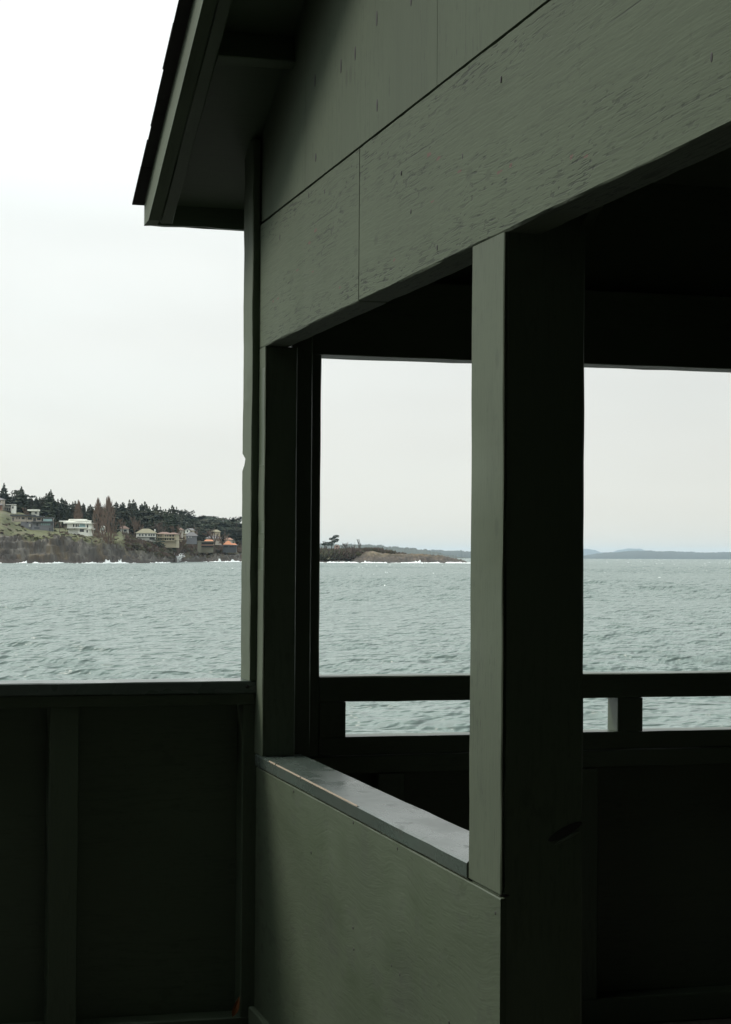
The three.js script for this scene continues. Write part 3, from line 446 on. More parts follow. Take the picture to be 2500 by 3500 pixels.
// ───────────────────────── trees ─────────────────────────
const firTones = [rock(0.027, 0.04, 0.026), rock(0.036, 0.05, 0.026), rock(0.044, 0.054, 0.035), rock(0.042, 0.046, 0.028)].map(c => new THREE.MeshStandardMaterial({ color: c, roughness: 0.9, side: THREE.DoubleSide }));
function firCrown(seed, slim) { // unit height; drooping sprays in irregular whorls
  const r = rng(seed), p = [], tiers = 17;
  for (let k = 0; k < tiers; k++) {
    const t = k / (tiers - 1), y = 0.10 + 0.88 * t, R0 = (0.235 * Math.pow(1 - t, 0.8) + 0.018) * slim * (0.75 + 0.5 * r()), nb = Math.max(4, Math.round(9 - 5 * t)), lean = r() * 7;
    for (let b = 0; b < nb; b++) {
      const a = lean + b / nb * 6.283 + r() * 0.6, L = R0 * (0.55 + 0.75 * r()), w = L * (0.32 + 0.22 * r()) + 0.008, yy = y + (r() - 0.5) * 0.035, dr = L * (0.05 + 0.4 * r()) * (1 - 0.6 * t), ca = Math.cos(a), sa = Math.sin(a);
      const T = [ca * L, yy - dr, sa * L], O = [0, yy + 0.02, 0], l = [ca * L * 0.6 - sa * w, yy - dr * 0.5 + 0.012, sa * L * 0.6 + ca * w], q = [ca * L * 0.6 + sa * w, yy - dr * 0.5 + 0.012, sa * L * 0.6 - ca * w], hang = [ca * L * 0.55, yy - dr - 0.05 - 0.03 * r(), sa * L * 0.55];
      p.push(...O, ...l, ...T, ...O, ...T, ...q, ...O, ...T, ...hang);
    }
  }
  p.push(-0.012, 0.93, 0, 0.012, 0.93, 0, 0, 1.02, 0);
  return tris(p);
}
const trunkGeo = new THREE.CylinderGeometry(0.006, 0.018, 0.9, 5).translate(0, 0.42, 0);
const firs = [[1, 1], [2, 0.8], [3, 1.25], [4, 1.05], [5, 0.9]].map(([s, w]) => firCrown(s * 13, w));
function pineCrown(seed) { const r = rng(seed), p = []; // wind-shaped, rounded and layered
  for (let k = 0; k < 15; k++) { const t = r(), cy = 0.35 + 0.6 * t, cr = (0.30 - 0.14 * Math.abs(t - 0.35)) * (0.4 + 0.6 * r()), a = r() * 6.28, cx = Math.cos(a) * cr * 0.8 + 0.05 * t, cz = Math.sin(a) * cr * 0.8, R1 = 0.07 + 0.07 * r();
    for (let q = 0; q < 16; q++) { const b = r() * 6.28, e = (r() - 0.35) * 1.3, x = cx + Math.cos(b) * R1 * r() * 1.5, z = cz + Math.sin(b) * R1 * r() * 1.5, y = cy + e * R1 * 0.6, s = 0.035 + 0.03 * r(); p.push(x - s, y, z + (r() - 0.5) * s, x + s, y + (r() - 0.5) * s, z + (r() - 0.5) * s, x + (r() - 0.5) * s, y + s * 0.9, z + (r() - 0.5) * s, x - s, y, z, x + s, y, z + s * 0.5, x, y - s * 0.5, z - s); } }
  return tris(p);
}
const pines = [21, 22, 23].map(pineCrown);
function tree(name, a, d, H, crownGeo, mat, label, group, turn, wide = 1, lean = 0) {
  const t = base(name, spot(a, d)); t.position.y -= 0.3; t.scale.set(H * wide, H, H * wide); t.rotation.y = turn; t.rotation.z = lean;
  mesh('trunk', trunkGeo, barkMat, t); mesh('crown', crownGeo, mat, t); return tag(t, label, 'tree', group);
}
{
  const r = rng(19);
  // the wooded ridge: skyline of the photograph as (column, row of the tree tops)
  const SKY = [[-300, 1640], [0, 1668], [30, 1690], [70, 1676], [100, 1690], [130, 1695], [170, 1690], [210, 1704], [235, 1712], [290, 1722], [315, 1728], [340, 1726], [385, 1716], [400, 1710], [440, 1710], [470, 1710], [520, 1719], [560, 1728], [600, 1731], [640, 1745], [660, 1764], [680, 1764], [705, 1758], [730, 1770], [765, 1773], [800, 1780], [830, 1782], [980, 1800]];
  const top = a => lerpTable(SKY.map(([x, y]) => [x, y]), a)[0];
  const put1 = (a, d, y, label, group, kind = -1, small = false) => { const g = spot(a, d), H = EYE_Y + (horizonAt(a) - y) / F * d - g.y; if (H < (small ? 1.2 : 3.5) || g.y < 5) return; const pine = kind >= 0 ? kind : a > 640 ? 1 : r() < 0.12 ? 1 : 0; tree(pine ? 'pine_tree' : 'fir_tree', a, d, Math.min(H, 24), pine ? pines[Math.floor(r() * 3)] : firs[Math.floor(r() * 5)], firTones[Math.floor(r() * 4)], label, group, r() * 6.28, pine ? 1.25 + 0.3 * r() : 1.0 + 0.65 * r(), (r() - 0.5) * 0.06 - (a > 400 ? 0.05 : 0)); };
  const zone = a => a < 40 ? 'above the tan house' : a < 112 ? 'above the left half of the grey house' : a < 195 ? 'above the right half of the grey house' : a < 262 ? 'above the left half of the white house' : a < 325 ? 'above the right half of the white house' : a < 400 ? 'around the russet poplars' : a < 470 ? 'above the red-roofed house' : a < 535 ? 'above the olive hipped roof' : a < 605 ? 'above the cream two-storey house' : a < 665 ? 'above the cream gabled house' : a < 735 ? 'above the left orange roof' : 'above the peaked orange roof';
  for (let a = -36; a < 850; a += 8.6) put1(a + (r() - 0.5) * 6, (a > 600 ? mix(1290, 1330, r()) : a > 400 ? mix(1060, 1110, r()) : mix(1010, 1060, r())), top(a) + (r() - 0.35) * 18, `dark conifer on the wooded skyline ${zone(a)}`, `skyline conifers ${zone(a)}`);
  for (let a = -30; a < 850; a += 9.6) put1(a + (r() - 0.5) * 8, (a > 600 ? mix(1250, 1280, r()) : a > 400 ? mix(1030, 1050, r()) : mix(975, 1010, r())), mix(top(a), 1800, 0.25 + 0.2 * r()), `dark conifer in the wood below the skyline ${zone(a)}`, `wood conifers ${zone(a)}`);
  for (let a = 120; a < 850; a += 12) put1(a + (r() - 0.5) * 8, (a > 600 ? mix(1222, 1240, r()) : a > 400 ? mix(1002, 1020, r()) : mix(948, 965, r())), mix(top(a), 1815, 0.48 + 0.2 * r()), `small dark conifer low in the wood ${zone(a)}`, `small conifers ${zone(a)}`);
  put1(14, 985, 1648, 'tallest fir on the ridge above the tan house', null, 0); put1(73, 990, 1660, 'tall fir above the white house with the pergola', null, 0); put1(172, 985, 1671, 'tall pointed fir between the grey house and the white house', null, 0); put1(809, 1250, 1763, 'lone flat-topped pine rising beside the shelter corner board', null, 1);
  for (const [a, y] of [[466, 1836], [482, 1843], [511, 1845], [538, 1841], [556, 1846]]) put1(a, 971, y, `low dark shrub in front of the house walls ${zone(a).replace('above', 'at')}`, `low shrubs ${zone(a)}`, 1, true);
  for (const [a, y] of [[690, 1806], [700, 1812], [668, 1822], [760, 1820], [790, 1826], [806, 1830]]) put1(a, 1222 + r() * 10, y - 6, `dark bushy tree among the roofs ${zone(a)}`, `bushy trees ${zone(a)}`, 1);
}
// bare winter trees: forked twigs
function twigTree(seed, up, spread, depth) { const r = rng(seed), p = []; const grow = (o, dir, L, w, k) => { const e = o.clone().addScaledVector(dir, L), s = new THREE.Vector3(dir.y, -dir.x, 0.3).normalize().multiplyScalar(w), s2 = new THREE.Vector3(0.2, 0, 1).cross(dir).normalize().multiplyScalar(w); for (const q of [s, s2]) p.push(o.x - q.x, o.y - q.y, o.z - q.z, o.x + q.x, o.y + q.y, o.z + q.z, e.x + q.x * 0.5, e.y + q.y * 0.5, e.z + q.z * 0.5); if (k) for (let i = 0; i < 3; i++) grow(o.clone().addScaledVector(dir, L * (0.5 + 0.5 * r())), new THREE.Vector3(dir.x + (r() - 0.5) * spread, dir.y + up + (r() - 0.5) * spread * 0.5, dir.z + (r() - 0.5) * spread).normalize(), L * (0.55 + 0.25 * r()), w * 0.7, k - 1); }; grow(new THREE.Vector3(), new THREE.Vector3(0, 1, 0), 0.36, 0.03, depth); return tris(p); }
const twigMat = new THREE.MeshStandardMaterial({ color: rock(0.1, 0.075, 0.06), roughness: 0.9, side: THREE.DoubleSide }), russet = new THREE.MeshStandardMaterial({ color: rock(0.115, 0.078, 0.056), roughness: 0.9, side: THREE.DoubleSide }), greyTwig = new THREE.MeshStandardMaterial({ color: rock(0.1, 0.09, 0.08), roughness: 0.9, side: THREE.DoubleSide });
function bare(name, a, d, yTop, geo, mat, wide, label, group) { const g = spot(a, d), H = EYE_Y + (horizonAt(a) - yTop) / F * d - g.y, t = base(name, g); t.position.y -= 0.2; t.scale.set(H * wide, H, H * wide); mesh('trunk', trunkGeo, twigMat, t); mesh('crown', geo, mat, t); return tag(t, label, 'tree', group); }
function poplarCrown(seed) { const r = rng(seed), p = []; for (let k = 0; k < 300; k++) { const t = r(), y = 0.06 + 0.92 * t, R0 = 0.15 * Math.pow(Math.sin(Math.PI * Math.min(1, 0.12 + 0.88 * Math.pow(t, 0.8))), 0.7) + 0.008, a = r() * 6.28, q = R0 * Math.sqrt(r()), x = Math.cos(a) * q, z = Math.sin(a) * q, h = 0.05 + 0.06 * r(), w = 0.006 + 0.006 * r(); p.push(x - w, y - h, z, x + w, y - h, z + w, x * 1.25, Math.min(1.02, y + h * 0.6), z * 1.25); } return tris(p); }
bare('poplar', 336, 905, 1700, poplarCrown(4), russet, 0.95, 'slimmer russet poplar left of the white arched window', null);
bare('poplar', 371, 900, 1693, poplarCrown(5), russet, 1.05, 'broad tall russet poplar right of the white arched window', null);
bare('poplar', 268, 950, 1706, poplarCrown(6), russet, 0.9, 'rust coloured tree top among firs behind the white house', null);
const tw = [twigTree(1, 0.1, 1.5, 4), twigTree(2, 0.2, 1.2, 4), twigTree(3, 0.0, 1.8, 4)];
bare('bare_tree', 1112, 1118, 1838, tw[1], greyTwig, 0.7, 'pale bare tree left of the dark leaning pine on the point', null);
bare('bare_tree', 1190, 1112, 1842, tw[0], greyTwig, 1.1, 'wide bare tree just right of the leaning pine on the point', null);
bare('bare_tree', 1212, 1110, 1846, tw[2], greyTwig, 0.9, 'low bare tree between the two tall bare trees', null);
bare('bare_tree', 1228, 1108, 1832, tw[1], greyTwig, 0.75, 'tallest bare tree above the thicket on the point', null);
for (const [a, d, y] of [[88, 925, 1722], [205, 905, 1775], [225, 903, 1786], [188, 915, 1765], [282, 930, 1745], [460, 985, 1752], [480, 990, 1760], [555, 1000, 1765], [610, 1020, 1770], [665, 1150, 1772], [420, 975, 1760], [735, 1160, 1785], [770, 1165, 1790]]) bare('bare_tree', a, d, y, tw[Math.round(a) % 3], a % 2 ? twigMat : russet, 1.0, `brown bare tree at the wood edge near ${a < 120 ? 'the tan house' : a < 240 ? 'the white house' : a < 300 ? 'the rust tree' : a < 500 ? 'the olive hipped roof' : a < 640 ? 'the cream two-storey house' : 'the orange roofs'}`, 'bare trees among the headland conifers');
{ // wind-bent pine on the point
  const g = spot(1140, 1115), t = base('leaning_pine', g), r = rng(6), p = [];
  const K = 1115 / F, PX = x => (x - 1140) * K, PY = y => EYE_Y + (horizonAt(1140) - y) * K - g.y;
  mesh('trunk', mergeGeometries([limb([[PX(1136), -0.3, 0], [PX(1135), PY(1866), 0], [PX(1139), PY(1850), 0.1], [PX(1150), PY(1836), 0]], 0.42, 0.16, 6), limb([[PX(1136), PY(1860), 0], [PX(1128), PY(1852), 0], [PX(1121), PY(1857), 0]], 0.2, 0.08, 5), limb([[PX(1138), PY(1852), 0], [PX(1134), PY(1846), 0], [PX(1131), PY(1842), 0]], 0.16, 0.07, 5)]), barkMat, t);
  for (const [cx, cy, w, h] of [[1150, 1833.5, 10.5, 4.2], [1143, 1838, 6, 3], [1133, 1842.5, 7.5, 3.6], [1147, 1849, 11, 5.2], [1138, 1855, 8, 5], [1153, 1845, 6, 3], [1120, 1857, 11, 4], [1108, 1861, 8, 3], [1128, 1862, 12, 4]]) for (let k = 0; k < 120; k++) { const a = r() * 6.28, q = Math.sqrt(r()), x = PX(cx + Math.cos(a) * q * w), y = PY(cy + Math.sin(a) * q * h), z = (r() - 0.5) * w * K * 1.6, s = 0.2 + 0.26 * r(); p.push(x - s, y, z + (r() - 0.5) * s, x + s, y + (r() - 0.5) * s, z, x + (r() - 0.5) * s, y + s * 0.8, z + (r() - 0.5) * s); }
  mesh('crown', tris(p), firTones[0], t); tag(t, 'dark wind-bent pine standing alone on the rocky point', 'tree');
}
{ // thickets nobody could count: leafless scrub on the point and over the slopes
  const bush = s => { const r = rng(s), p = []; for (let k = 0; k < 95; k++) { const a = r() * 6.28, e = Math.asin(r()), L = 0.6 + 0.4 * r(), o = [(r() - 0.5) * 0.7, 0, (r() - 0.5) * 0.7], T = [o[0] + Math.cos(a) * Math.cos(e) * L * 0.75, Math.sin(e) * L, o[2] + Math.sin(a) * Math.cos(e) * L * 0.75], w = 0.05 + 0.05 * r(), m = T.map((v, i) => mix(o[i], v, 0.65)); p.push(...o, m[0] - w, m[1] + w, m[2], ...T, ...T, m[0] + w, m[1] - w, m[2] + w, ...m.map((v, i) => v - (i === 1 ? 0.1 : 0))); } return tris(p); };
  const scrub = (name, label, list, seed) => { const im = new THREE.InstancedMesh(bush(seed), new THREE.MeshStandardMaterial({ color: 0xffffff, roughness: 0.95, side: THREE.DoubleSide }), list.length), m4 = new THREE.Matrix4(), q = new THREE.Quaternion(), r = rng(seed + 1); list.forEach(([a, d, s, c], k) => { const g = spot(a, d); q.setFromAxisAngle(new THREE.Vector3(0, 1, 0), r() * 6.28); m4.compose(new THREE.Vector3(g.x, g.y - 0.25, g.z), q, new THREE.Vector3(s * (1 + 0.4 * r()), s, s * (1 + 0.4 * r()))); im.setMatrixAt(k, m4); im.setColorAt(k, c); }); im.name = name; im.userData.kind = 'stuff'; im.userData.label = label; im.userData.category = 'scrub'; scene.add(im); };
  const r = rng(14), P = [], S = [], brown = () => { const k = 0.8 + 0.5 * r(); return r() < 0.72 ? rock(0.098 * k, 0.07 * k, 0.055 * k) : rock(0.075 * k, 0.072 * k, 0.04 * k); };
  for (let k = 0; k < 620; k++) { const a = 1060 + 325 * r(), lo = a < 1235 ? 1094 : a < 1320 ? 1118 : 1112, d = lo + 34 * r(), yT = a < 1170 ? 1866 : a < 1260 ? 1866 : a < 1310 ? 1866 : a < 1340 ? 1874 : 1884, H = EYE_Y + (horizonAt(a) - yT) / F * d - ground(a, d); P.push([a, d, Math.max(0.7, H * (0.55 + 0.45 * r())), brown()]); }
  scrub('thicket', 'brown leafless thicket covering the rocky point', P, 3);
  for (let k = 0; k < 1500; k++) { const a = -40 + 880 * r(), [d0, wc] = lerpTable(HEAD, a), e = wc * 0.9 + 90 * r() * r() + (a > 590 ? 6 : 0); if (a < 420 && r() < 0.72) continue; if (headHeight(a, d0 + e) < 1.5) continue; const sz = (a > 430 ? 1.0 + 1.8 * r() : 0.5 + 0.9 * r()); S.push([a, d0 + e, sz, a < 420 && r() < 0.5 ? rock(0.06, 0.065, 0.028) : brown()]); }
  scrub('scrub', 'brown and olive scrub over the headland slopes', S, 9);
}
// ───────────────────────── houses on the headland ─────────────────────────
const paint = (r, g, b, ro = 0.85) => new THREE.MeshStandardMaterial({ color: rock(r, g, b), roughness: ro });
const H = { white: paint(0.8, 0.8, 0.73), tan: paint(0.42, 0.37, 0.31), grey: paint(0.19, 0.19, 0.2), slate: paint(0.07, 0.075, 0.08), glass: new THREE.MeshPhysicalMaterial({ color: rock(0.03, 0.035, 0.037), roughness: 0.08 }), teal: new THREE.MeshPhysicalMaterial({ color: rock(0.25, 0.36, 0.36), roughness: 0.15 }), cream: paint(0.4, 0.35, 0.25), pale: paint(0.46, 0.46, 0.42), brownRoof: paint(0.17, 0.11, 0.085), oliveRoof: paint(0.19, 0.175, 0.115), greyRoof: paint(0.14, 0.135, 0.135), orange: paint(0.42, 0.175, 0.09), brick: paint(0.24, 0.14, 0.1), olive: paint(0.17, 0.16, 0.115), pink: paint(0.6, 0.42, 0.36) };
const boxG = (x0, x1, y0, y1, z0, z1) => new THREE.BoxGeometry(x1 - x0, y1 - y0, z1 - z0).translate((x0 + x1) / 2, (y0 + y1) / 2, (z0 + z1) / 2);
// a house at distance d whose front shows between photograph columns; inside it lengths come from columns and rows of the front plane
function house(label, name, ax, yBase, d, turn, build) {
  const o = place(ax, yBase, d), g = base(name, o, turn), k = d / F; tag(g, label, 'house');
  const X = x => (x - ax) * k, Y = y => (yBase - y) * k;
  build({ g, X, Y, k,
    wall: (x0, x1, yT, yB, z0, z1, m, n = 'wall') => mesh(n, boxG(X(x0), X(x1), Y(yB) - (yB >= yBase ? 3 : 0), Y(yT), z0, z1), m, g),
    slab: (x0, x1, yT, yB, z0, z1, m, n = 'roof') => mesh(n, boxG(X(x0), X(x1), Y(yB), Y(yT), z0, z1), m, g),
    win: (x0, x1, yT, yB, z, m = H.glass, frame = null) => { const w = mesh('window', boxG(X(x0), X(x1), Y(yB), Y(yT), z - 0.1, z + 0.05), m, g); if (frame) for (const [a, b, c, e] of [[x0 - 0.7, x0, yT, yB], [x1, x1 + 0.7, yT, yB], [x0 - 0.7, x1 + 0.7, yT - 0.7, yT], [x0 - 0.7, x1 + 0.7, yB, yB + 0.7]]) mesh('frame', boxG(X(a), X(b), Y(e), Y(c), z - 0.05, z + 0.1), frame, w); return w; },
    hip: (x0, x1, yE, yR, z0, z1, m, over = 0.5, ridge = 0.35) => { const a = X(x0) - over, b = X(x1) + over, y = Y(yE), t = Y(yR), u = z0 - over, v = z1 + over, zr = (u + v) / 2, r0 = mix(a, b, ridge), r1 = mix(b, a, ridge); const P = [[a, y, v], [b, y, v], [b, y, u], [a, y, u], [r0, t, zr], [r1, t, zr]], f = [0, 1, 5, 0, 5, 4, 1, 2, 5, 2, 3, 4, 2, 4, 5, 3, 0, 4, 0, 3, 2, 0, 2, 1], q = []; for (const i of f) q.push(...P[i]); return mesh('roof', tris(q), m, g); },
    gable: (x0, x1, yE, yR, z0, z1, m, over = 0.4) => { const a = X(x0) - over, b = X(x1) + over, c = (a + b) / 2, y = Y(yE), t = Y(yR), q = []; for (const [p, s] of [[a, 1], [b, -1]]) q.push(p, y, z1 + over, c, t, z1 + over, c, t, z0, p, y, z1 + over, c, t, z0, p, y, z0); const e = 0.25; for (const p of [a, b]) q.push(p, y - e, z1 + over, c, t - e, z1 + over, c, t - e, z0, p, y - e, z1 + over, c, t - e, z0, p, y - e, z0); for (const p of [a, b]) q.push(p, y - e, z1 + over, c, t - e, z1 + over, c, t, z1 + over, p, y - e, z1 + over, c, t, z1 + over, p, y, z1 + over); return mesh('roof', tris(q), Object.assign(m.clone(), { side: THREE.DoubleSide }), g); },
    pediment: (x0, x1, yE, yR, z, m) => mesh('gable_wall', tris([X(x0), Y(yE), z, X(x1), Y(yE), z, (X(x0) + X(x1)) / 2, Y(yR), z]), m, g) });
  return g;
}
house('tan and grey flat-roofed house with long dark eaves on the grass slope', 'modern_house', 112, 1817, 905, 0.12, ({ wall, slab, win }) => {
  wall(41, 112, 1764, 1783, -9, -1, H.tan); wall(72, 112, 1782, 1817, -9, -1.2, H.grey); wall(112, 180, 1768, 1784, -9, -0.6, H.tan); wall(110, 181, 1785, 1817, -9, 0, H.grey);
  slab(36, 121, 1759, 1763.5, -10, 0.2, H.slate); slab(108, 150, 1763, 1766.5, -10, 0.8, H.slate); slab(149, 183, 1768.5, 1771.5, -10, 1.2, H.slate); slab(109, 182, 1782, 1786, -9, 1.4, H.slate, 'balcony');
  win(43.5, 48, 1769, 1780, -1); win(57, 60, 1768, 1774, -1); win(64.5, 69, 1768, 1774, -1); win(75, 85, 1768, 1775, -1); win(95, 109, 1768, 1776, -1); win(92.5, 97, 1783, 1788, -1.2); win(114, 123, 1771, 1781, -0.6); win(127, 139, 1770, 1778, -0.6); win(142, 147, 1771, 1781, -0.6); win(125, 131, 1788, 1799, 0); win(118, 136, 1802, 1807, 0, H.slate);
  for (const x of [140, 147, 154, 161, 167]) win(x, x + 5, 1788, 1795, 0, H.teal);
  slab(149, 178, 1773.5, 1781.5, 1.1, 1.25, H.teal, 'glass_balustrade'); slab(178.5, 181, 1771.6, 1817, 0.02, 1.2, H.slate, 'post'); slab(89.5, 90.7, 1763.6, 1793, -1.1, -0.9, H.slate, 'downpipe'); win(169, 172, 1804, 1815, 0, H.slate); slab(99, 106, 1791, 1801, -1.15, -0.9, H.pale, 'door');
});
house('white flat-roofed modern house with stacked terraces above the cliff', 'modern_house', 262, 1823, 912, -0.1, ({ wall, slab, win }) => {
  wall(230, 272, 1777, 1823, -9, -2, H.white); wall(229, 300, 1783, 1806, -8, 0, H.white); wall(270, 306, 1805, 1824, -8, 0.3, H.white); wall(294, 308, 1790, 1824, -8, 0.4, H.white);
  slab(200, 292, 1779.5, 1783.5, -10, -0.6, H.white); slab(218, 296, 1784.5, 1789, -9, 1.2, H.white); slab(232, 284, 1774, 1777, -9, -1.5, H.white); slab(256, 298, 1777.5, 1781.5, -9.5, 0.2, H.white); slab(288, 316, 1786.5, 1790.2, -8.5, 1.4, H.white); slab(268, 300, 1802.5, 1806, -7, 1.3, H.white, 'terrace'); slab(304, 315, 1806, 1809.5, -7, 1, H.white, 'terrace'); slab(202, 204, 1783.6, 1800, -3, -2.6, H.white, 'column');
  win(250, 255, 1791, 1801, 0); win(259, 264, 1791, 1801, 0); win(266, 270, 1791, 1801, 0); win(273, 292, 1790, 1801, 0.02, H.teal); win(299, 304, 1793, 1803, 0.4); win(274, 289, 1808, 1818, 0.3); win(298, 303, 1812, 1820, 0.4); win(251, 254, 1806, 1808, -1.98); slab(273, 296, 1797.5, 1802, 1.1, 1.2, H.teal, 'glass_balustrade');
});
house('small white house front with a tall arched window between the poplars', 'arched_house', 350, 1818, 935, 0, ({ g, X, Y, wall, slab }) => {
  const s = new THREE.Shape(); const w = X(357) - X(350), b = Y(1818), t = Y(1804); s.moveTo(-w, b - 2); s.lineTo(w, b - 2); s.lineTo(w, t); s.absarc(0, t, w, 0, Math.PI, false);
  mesh('wall', new THREE.ExtrudeGeometry(s, { depth: 5, bevelEnabled: false }).translate(0, 0, -5), H.white, g);
  const s2 = new THREE.Shape(); s2.moveTo(-w * 0.72, b + 0.3); s2.lineTo(w * 0.72, b + 0.3); s2.lineTo(w * 0.72, t); s2.absarc(0, t, w * 0.72, 0, Math.PI, false);
  mesh('window', new THREE.ExtrudeGeometry(s2, { depth: 0.1, bevelEnabled: false }), H.teal, g);
  for (const x of [347.9, 350, 352.1]) slab(x - 0.35, x + 0.35, 1800.5, 1817, 0.1, 0.2, H.white, 'glazing_bar'); for (const y of [1804, 1810]) slab(345, 355, y - 0.35, y + 0.35, 0.1, 0.21, H.white, 'glazing_bar');
});
house('tan house with a layered roof at the edge of the photograph', 'pitched_house', -8, 1752, 960, 0, ({ wall, hip, win }) => { wall(-40, 7, 1708, 1752, -8, 0, H.tan); hip(-42, 9, 1708, 1699, -8, 0, H.greyRoof); wall(-30, 9, 1728, 1752, 0, 2.4, H.brick); hip(-32, 11, 1727, 1718, -2, 2.4, H.greyRoof); win(-4, 2, 1711, 1717, 0); win(-2, 5, 1732, 1740, 2.4); });
house('low white house with a pergola on the upper slope', 'low_house', 36, 1748, 965, 0, ({ wall, slab, win }) => { wall(38, 50, 1728, 1748, -5, 0, H.white); slab(20, 51, 1723, 1726, -5, 0.6, H.pale); slab(16, 40, 1732, 1734, -3, 1.2, H.pale, 'pergola'); for (const x of [18, 24, 30, 36]) slab(x, x + 1, 1734, 1746, 0.6, 0.8, H.pale, 'post'); win(20, 34, 1737, 1744, -2, H.glass); wall(16, 38, 1735, 1748, -5, -2.1, H.grey); win(42, 47, 1731, 1738, 0); });
house('small pale flat roof peeking above the grey house', 'low_house', 116, 1760, 960, 0, ({ wall, slab, win }) => { wall(108, 129, 1746, 1760, -5, 0, H.pale); slab(95, 131, 1741, 1746.4, -6, 0.8, H.white); win(119, 127, 1750, 1756, 0); });
house('red-roofed pale house behind the crest of the brown slope', 'pitched_house', 420, 1822, 985, 0.1, ({ wall, hip, win }) => { wall(400, 440, 1806, 1822, -8, 0, H.pale); hip(398, 442, 1807, 1796.5, -8, 0, H.brownRoof); win(404, 412, 1810, 1817, 0); win(424, 434, 1810, 1817, 0); });
house('pale house with a wide olive hipped roof', 'pitched_house', 502, 1850, 975, 0.15, ({ wall, hip, win, slab }) => { wall(468, 534, 1821, 1850, -9, 0, H.pale); hip(466, 536, 1822, 1806.5, -9, 0, H.oliveRoof); for (const x of [476, 486, 497, 508, 516, 524]) win(x, x + 5.5, 1825, 1832, 0); win(512, 530, 1837, 1845, 0); slab(529, 533, 1808.5, 1816, -3, -2, H.white, 'chimney'); slab(470, 534, 1833, 1834.4, 0, 1, H.white, 'balcony'); });
house('cream two-storey house with brown hipped roofs and balconies', 'pitched_house', 570, 1852, 985, -0.12, ({ wall, hip, win, slab }) => { wall(537, 603, 1824, 1852, -8, 0, H.cream); hip(535, 580, 1825, 1818, -8, 0.6, H.brownRoof); hip(574, 605, 1826, 1820, -8, 1.6, H.brownRoof); wall(563, 602, 1826, 1850, -1, 1, H.cream); for (const [x, w] of [[541, 5], [549, 4], [566, 5], [574, 4], [582, 6], [592, 6]]) { win(x, x + w, 1828, 1834, x > 560 ? 1 : 0); win(x, x + w, 1840, 1846, x > 560 ? 1 : 0); } slab(537, 604, 1836.4, 1838, 0, 1.8, H.cream, 'balcony'); slab(600, 626, 1843.5, 1845, -2, 2, H.cream, 'deck'); for (const x of [601, 606, 611, 616, 621, 625]) slab(x, x + 0.9, 1845, 1852, 1.6, 1.8, H.cream, 'baluster'); });
house('brown-roofed cottage left of the cream gabled house', 'pitched_house', 614, 1822, 1075, 0, ({ wall, hip, win }) => { wall(604, 624, 1811, 1822, -6, 0, H.tan); hip(602, 626, 1812, 1804, -6, 0, H.brownRoof); win(609, 614, 1814, 1818, 0); });
house('cream house with a front gable high above the cove', 'gabled_house', 645, 1826, 1125, 0, ({ wall, gable, pediment, hip, win }) => { wall(628, 662, 1813, 1826, -7, 0, H.cream); hip(636, 664, 1813, 1805, -8, -1, H.greyRoof); wall(634, 650, 1812, 1824, -1, 0.9, H.white); pediment(634, 650, 1812.2, 1806, 0.92, H.white); gable(633, 651, 1812, 1805.2, -3, 0.9, H.greyRoof); win(640, 644, 1813, 1819, 0.9); win(653, 658, 1816, 1821, 0); win(630, 633, 1816, 1821, 0); });
house('grey-roofed house below the cream gabled house', 'pitched_house', 656, 1842, 1110, 0.1, ({ wall, hip, win, slab }) => { wall(638, 674, 1831, 1842, -6, 0, H.grey); hip(636, 676, 1832, 1818.5, -6, 0, H.greyRoof); win(644, 648, 1834, 1838, 0, H.white); win(653, 656, 1834, 1838, 0, H.white); });
house('long grey roof behind the left orange-roofed house', 'pitched_house', 730, 1846, 1185, 0, ({ wall, hip, slab, win }) => { wall(706, 756, 1839, 1846, -6, 0, H.tan); hip(704, 758, 1840, 1830, -6, 0, H.greyRoof); slab(749, 753, 1833, 1840, -1, 0, H.brick, 'chimney'); win(720, 726, 1841, 1845, 0); });
house('olive-roofed house half hidden by trees right of the cream gable', 'pitched_house', 737, 1824, 1215, 0, ({ wall, hip, win }) => { wall(722, 752, 1817, 1824, -6, 0, H.cream); hip(720, 754, 1818, 1810, -6, 0, H.oliveRoof); win(728, 733, 1819, 1823, 0); });
house('olive boxy house with a bright orange hipped roof by the cove', 'modern_house', 705, 1872, 1150, 0.08, ({ wall, hip, win, slab }) => { wall(676, 690, 1852, 1872, -7, 0.4, H.olive); wall(688, 731, 1852, 1872, -7, -1.2, H.olive); slab(675, 732, 1849.5, 1852.4, -7.5, 0.8, H.olive); hip(699, 731, 1850, 1844, -6, 0, H.orange, 0.3, 0.2); win(689, 730, 1855, 1860, -1.1); slab(687, 731, 1861.5, 1864.5, -1.5, 0.6, H.brick, 'balcony'); win(689, 730, 1866, 1870.5, -1.1); });
house('low house with a peaked orange roof beside the shelter corner', 'pitched_house', 786, 1872, 1160, 0, ({ wall, hip, win, slab }) => { wall(764, 808, 1861, 1872, -7, 0, H.slate); hip(764, 796, 1861.5, 1848, -6, 0, H.orange, 0.2, 0.42); hip(790, 810, 1862, 1857, -5, 0.4, H.orange, 0.2, 0.3); slab(755, 812, 1862.5, 1864.5, -6, 1, H.greyRoof, 'eave'); win(768, 780, 1866, 1870.5, 0); win(786, 800, 1866, 1870.5, 0); });
house('dark red roof above the peaked orange roof', 'pitched_house', 782, 1850, 1195, 0, ({ wall, hip }) => { wall(770, 794, 1844, 1850, -6, 0, H.tan); hip(768, 796, 1845, 1838, -6, 0, H.brick); });
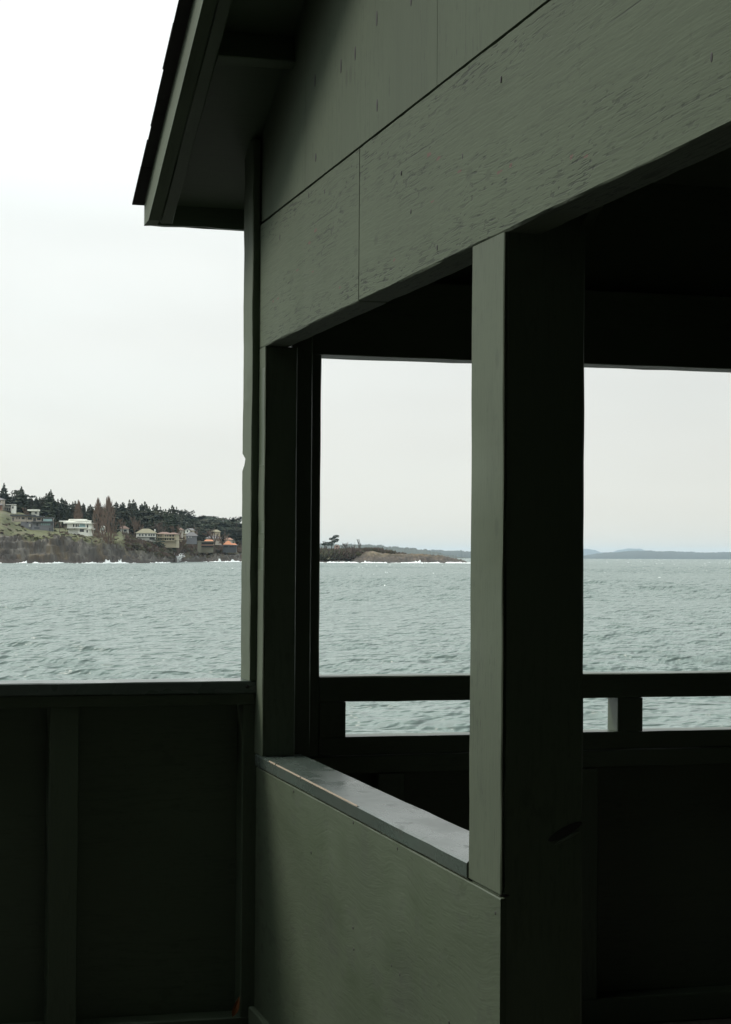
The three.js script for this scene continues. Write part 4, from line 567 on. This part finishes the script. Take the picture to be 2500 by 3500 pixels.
house('pinkish gabled cottage half buried in the thicket on the point', 'gabled_house', 1153, 1872, 1119, 0, ({ wall, gable, pediment, win }) => { wall(1144, 1162, 1866, 1872, -5, 0, H.pink); pediment(1144, 1162, 1866.2, 1861, 0.02, H.pink); gable(1142, 1164, 1866, 1860, -5, 0, H.white, 0.2); win(1150, 1156, 1866.5, 1870, 0.02); });
{ // two thin utility poles between the houses
  for (const [a, d, y] of [[429, 990, 1781], [506, 1000, 1798]]) { const g = spot(a, d), t = base('utility_pole', g), h = EYE_Y + (horizonAt(a) - y) / F * d - g.y; mesh('pole', new THREE.CylinderGeometry(0.1, 0.15, h + 1, 6).translate(0, h / 2 - 0.5, 0), greyTwig, t); mesh('crossarm', boxG(-0.9, 0.9, h - 0.9, h - 0.75, -0.06, 0.06), greyTwig, t); tag(t, a < 450 ? 'thin utility pole beside the red-roofed pale house' : 'thin utility pole above the wide olive hipped roof', 'pole'); }
}

// ───────────────────────── far shores ─────────────────────────
function ridge(name, d, depth, prof, tone, rough, seed, trees) {
  const pos = [], idx = [], N = 420, a0 = prof[0][0], a1 = prof[prof.length - 1][0], rows = [[0, -0.08], [0.08, 0.3], [0.3, 0.62], [0.6, 0.9], [1, 1], [1.8, 0.5]];
  for (const [f, hf] of rows) for (let i = 0; i <= N; i++) { const a = a0 + (a1 - a0) * i / N, D = d + depth * f, y = lerpTable(prof, a)[0], hTop = EYE_Y + (horizonAt(a) - y) / F * (d + depth) + drop(d + depth), jag = hf === 1 ? (hash2(i, seed, 3) - 0.4) * rough + (fbm(i * 0.11, 2, seed, 4) - 0.5) * rough * 2 : (fbm(i * 0.2, f * 9, seed + 4, 3) - 0.5) * rough * 1.5; pos.push((a - CX) / F * D, Math.max(hf <= 0 ? -20 : 0.2, hTop * hf + jag) - drop(D) - (hf <= 0 ? 6 : 0), -D); }
  for (let j = 0; j < rows.length - 1; j++) for (let i = 0; i < N; i++) { const p = j * (N + 1) + i; idx.push(p, p + 1, p + N + 1, p + 1, p + N + 2, p + N + 1); }
  const g = new THREE.BufferGeometry(); g.setAttribute('position', new THREE.Float32BufferAttribute(pos, 3)); g.setIndex(idx); g.computeVertexNormals();
  return structure(mesh(name, g, new THREE.MeshStandardMaterial({ color: tone, roughness: 0.95 }), scene));
}
ridge('far_hills', 12500, 1500, [[1560, 1909], [1800, 1900], [1990, 1899], [2040, 1892.5], [2085, 1888], [2180, 1882.5], [2300, 1885], [2420, 1888], [2490, 1886.5], [2560, 1884], [2800, 1886], [3100, 1900]], rock(0.035, 0.045, 0.04), 5, 3);
ridge('distant_mountains', 30000, 3000, [[1820, 1900], [1940, 1886], [1990, 1877.5], [2010, 1876], [2030, 1880], [2060, 1888], [2085, 1890], [2120, 1879], [2150, 1875], [2185, 1875.5], [2215, 1883], [2260, 1893], [2320, 1905]], rock(0.04, 0.05, 0.05), 4, 5);
ridge('wooded_shore', 4600, 700, [[900, 1850], [1180, 1862], [1270, 1863], [1300, 1865], [1340, 1869], [1400, 1874], [1450, 1879], [1490, 1888], [1530, 1897], [1580, 1905], [1600, 1909]], rock(0.04, 0.05, 0.04), 4, 7);
ridge('low_far_shore', 8200, 800, [[1280, 1880], [1440, 1879], [1500, 1880.5], [1560, 1882], [1640, 1885], [1760, 1892], [1900, 1904]], rock(0.04, 0.05, 0.045), 5, 9);


renderer.render(scene, camera);
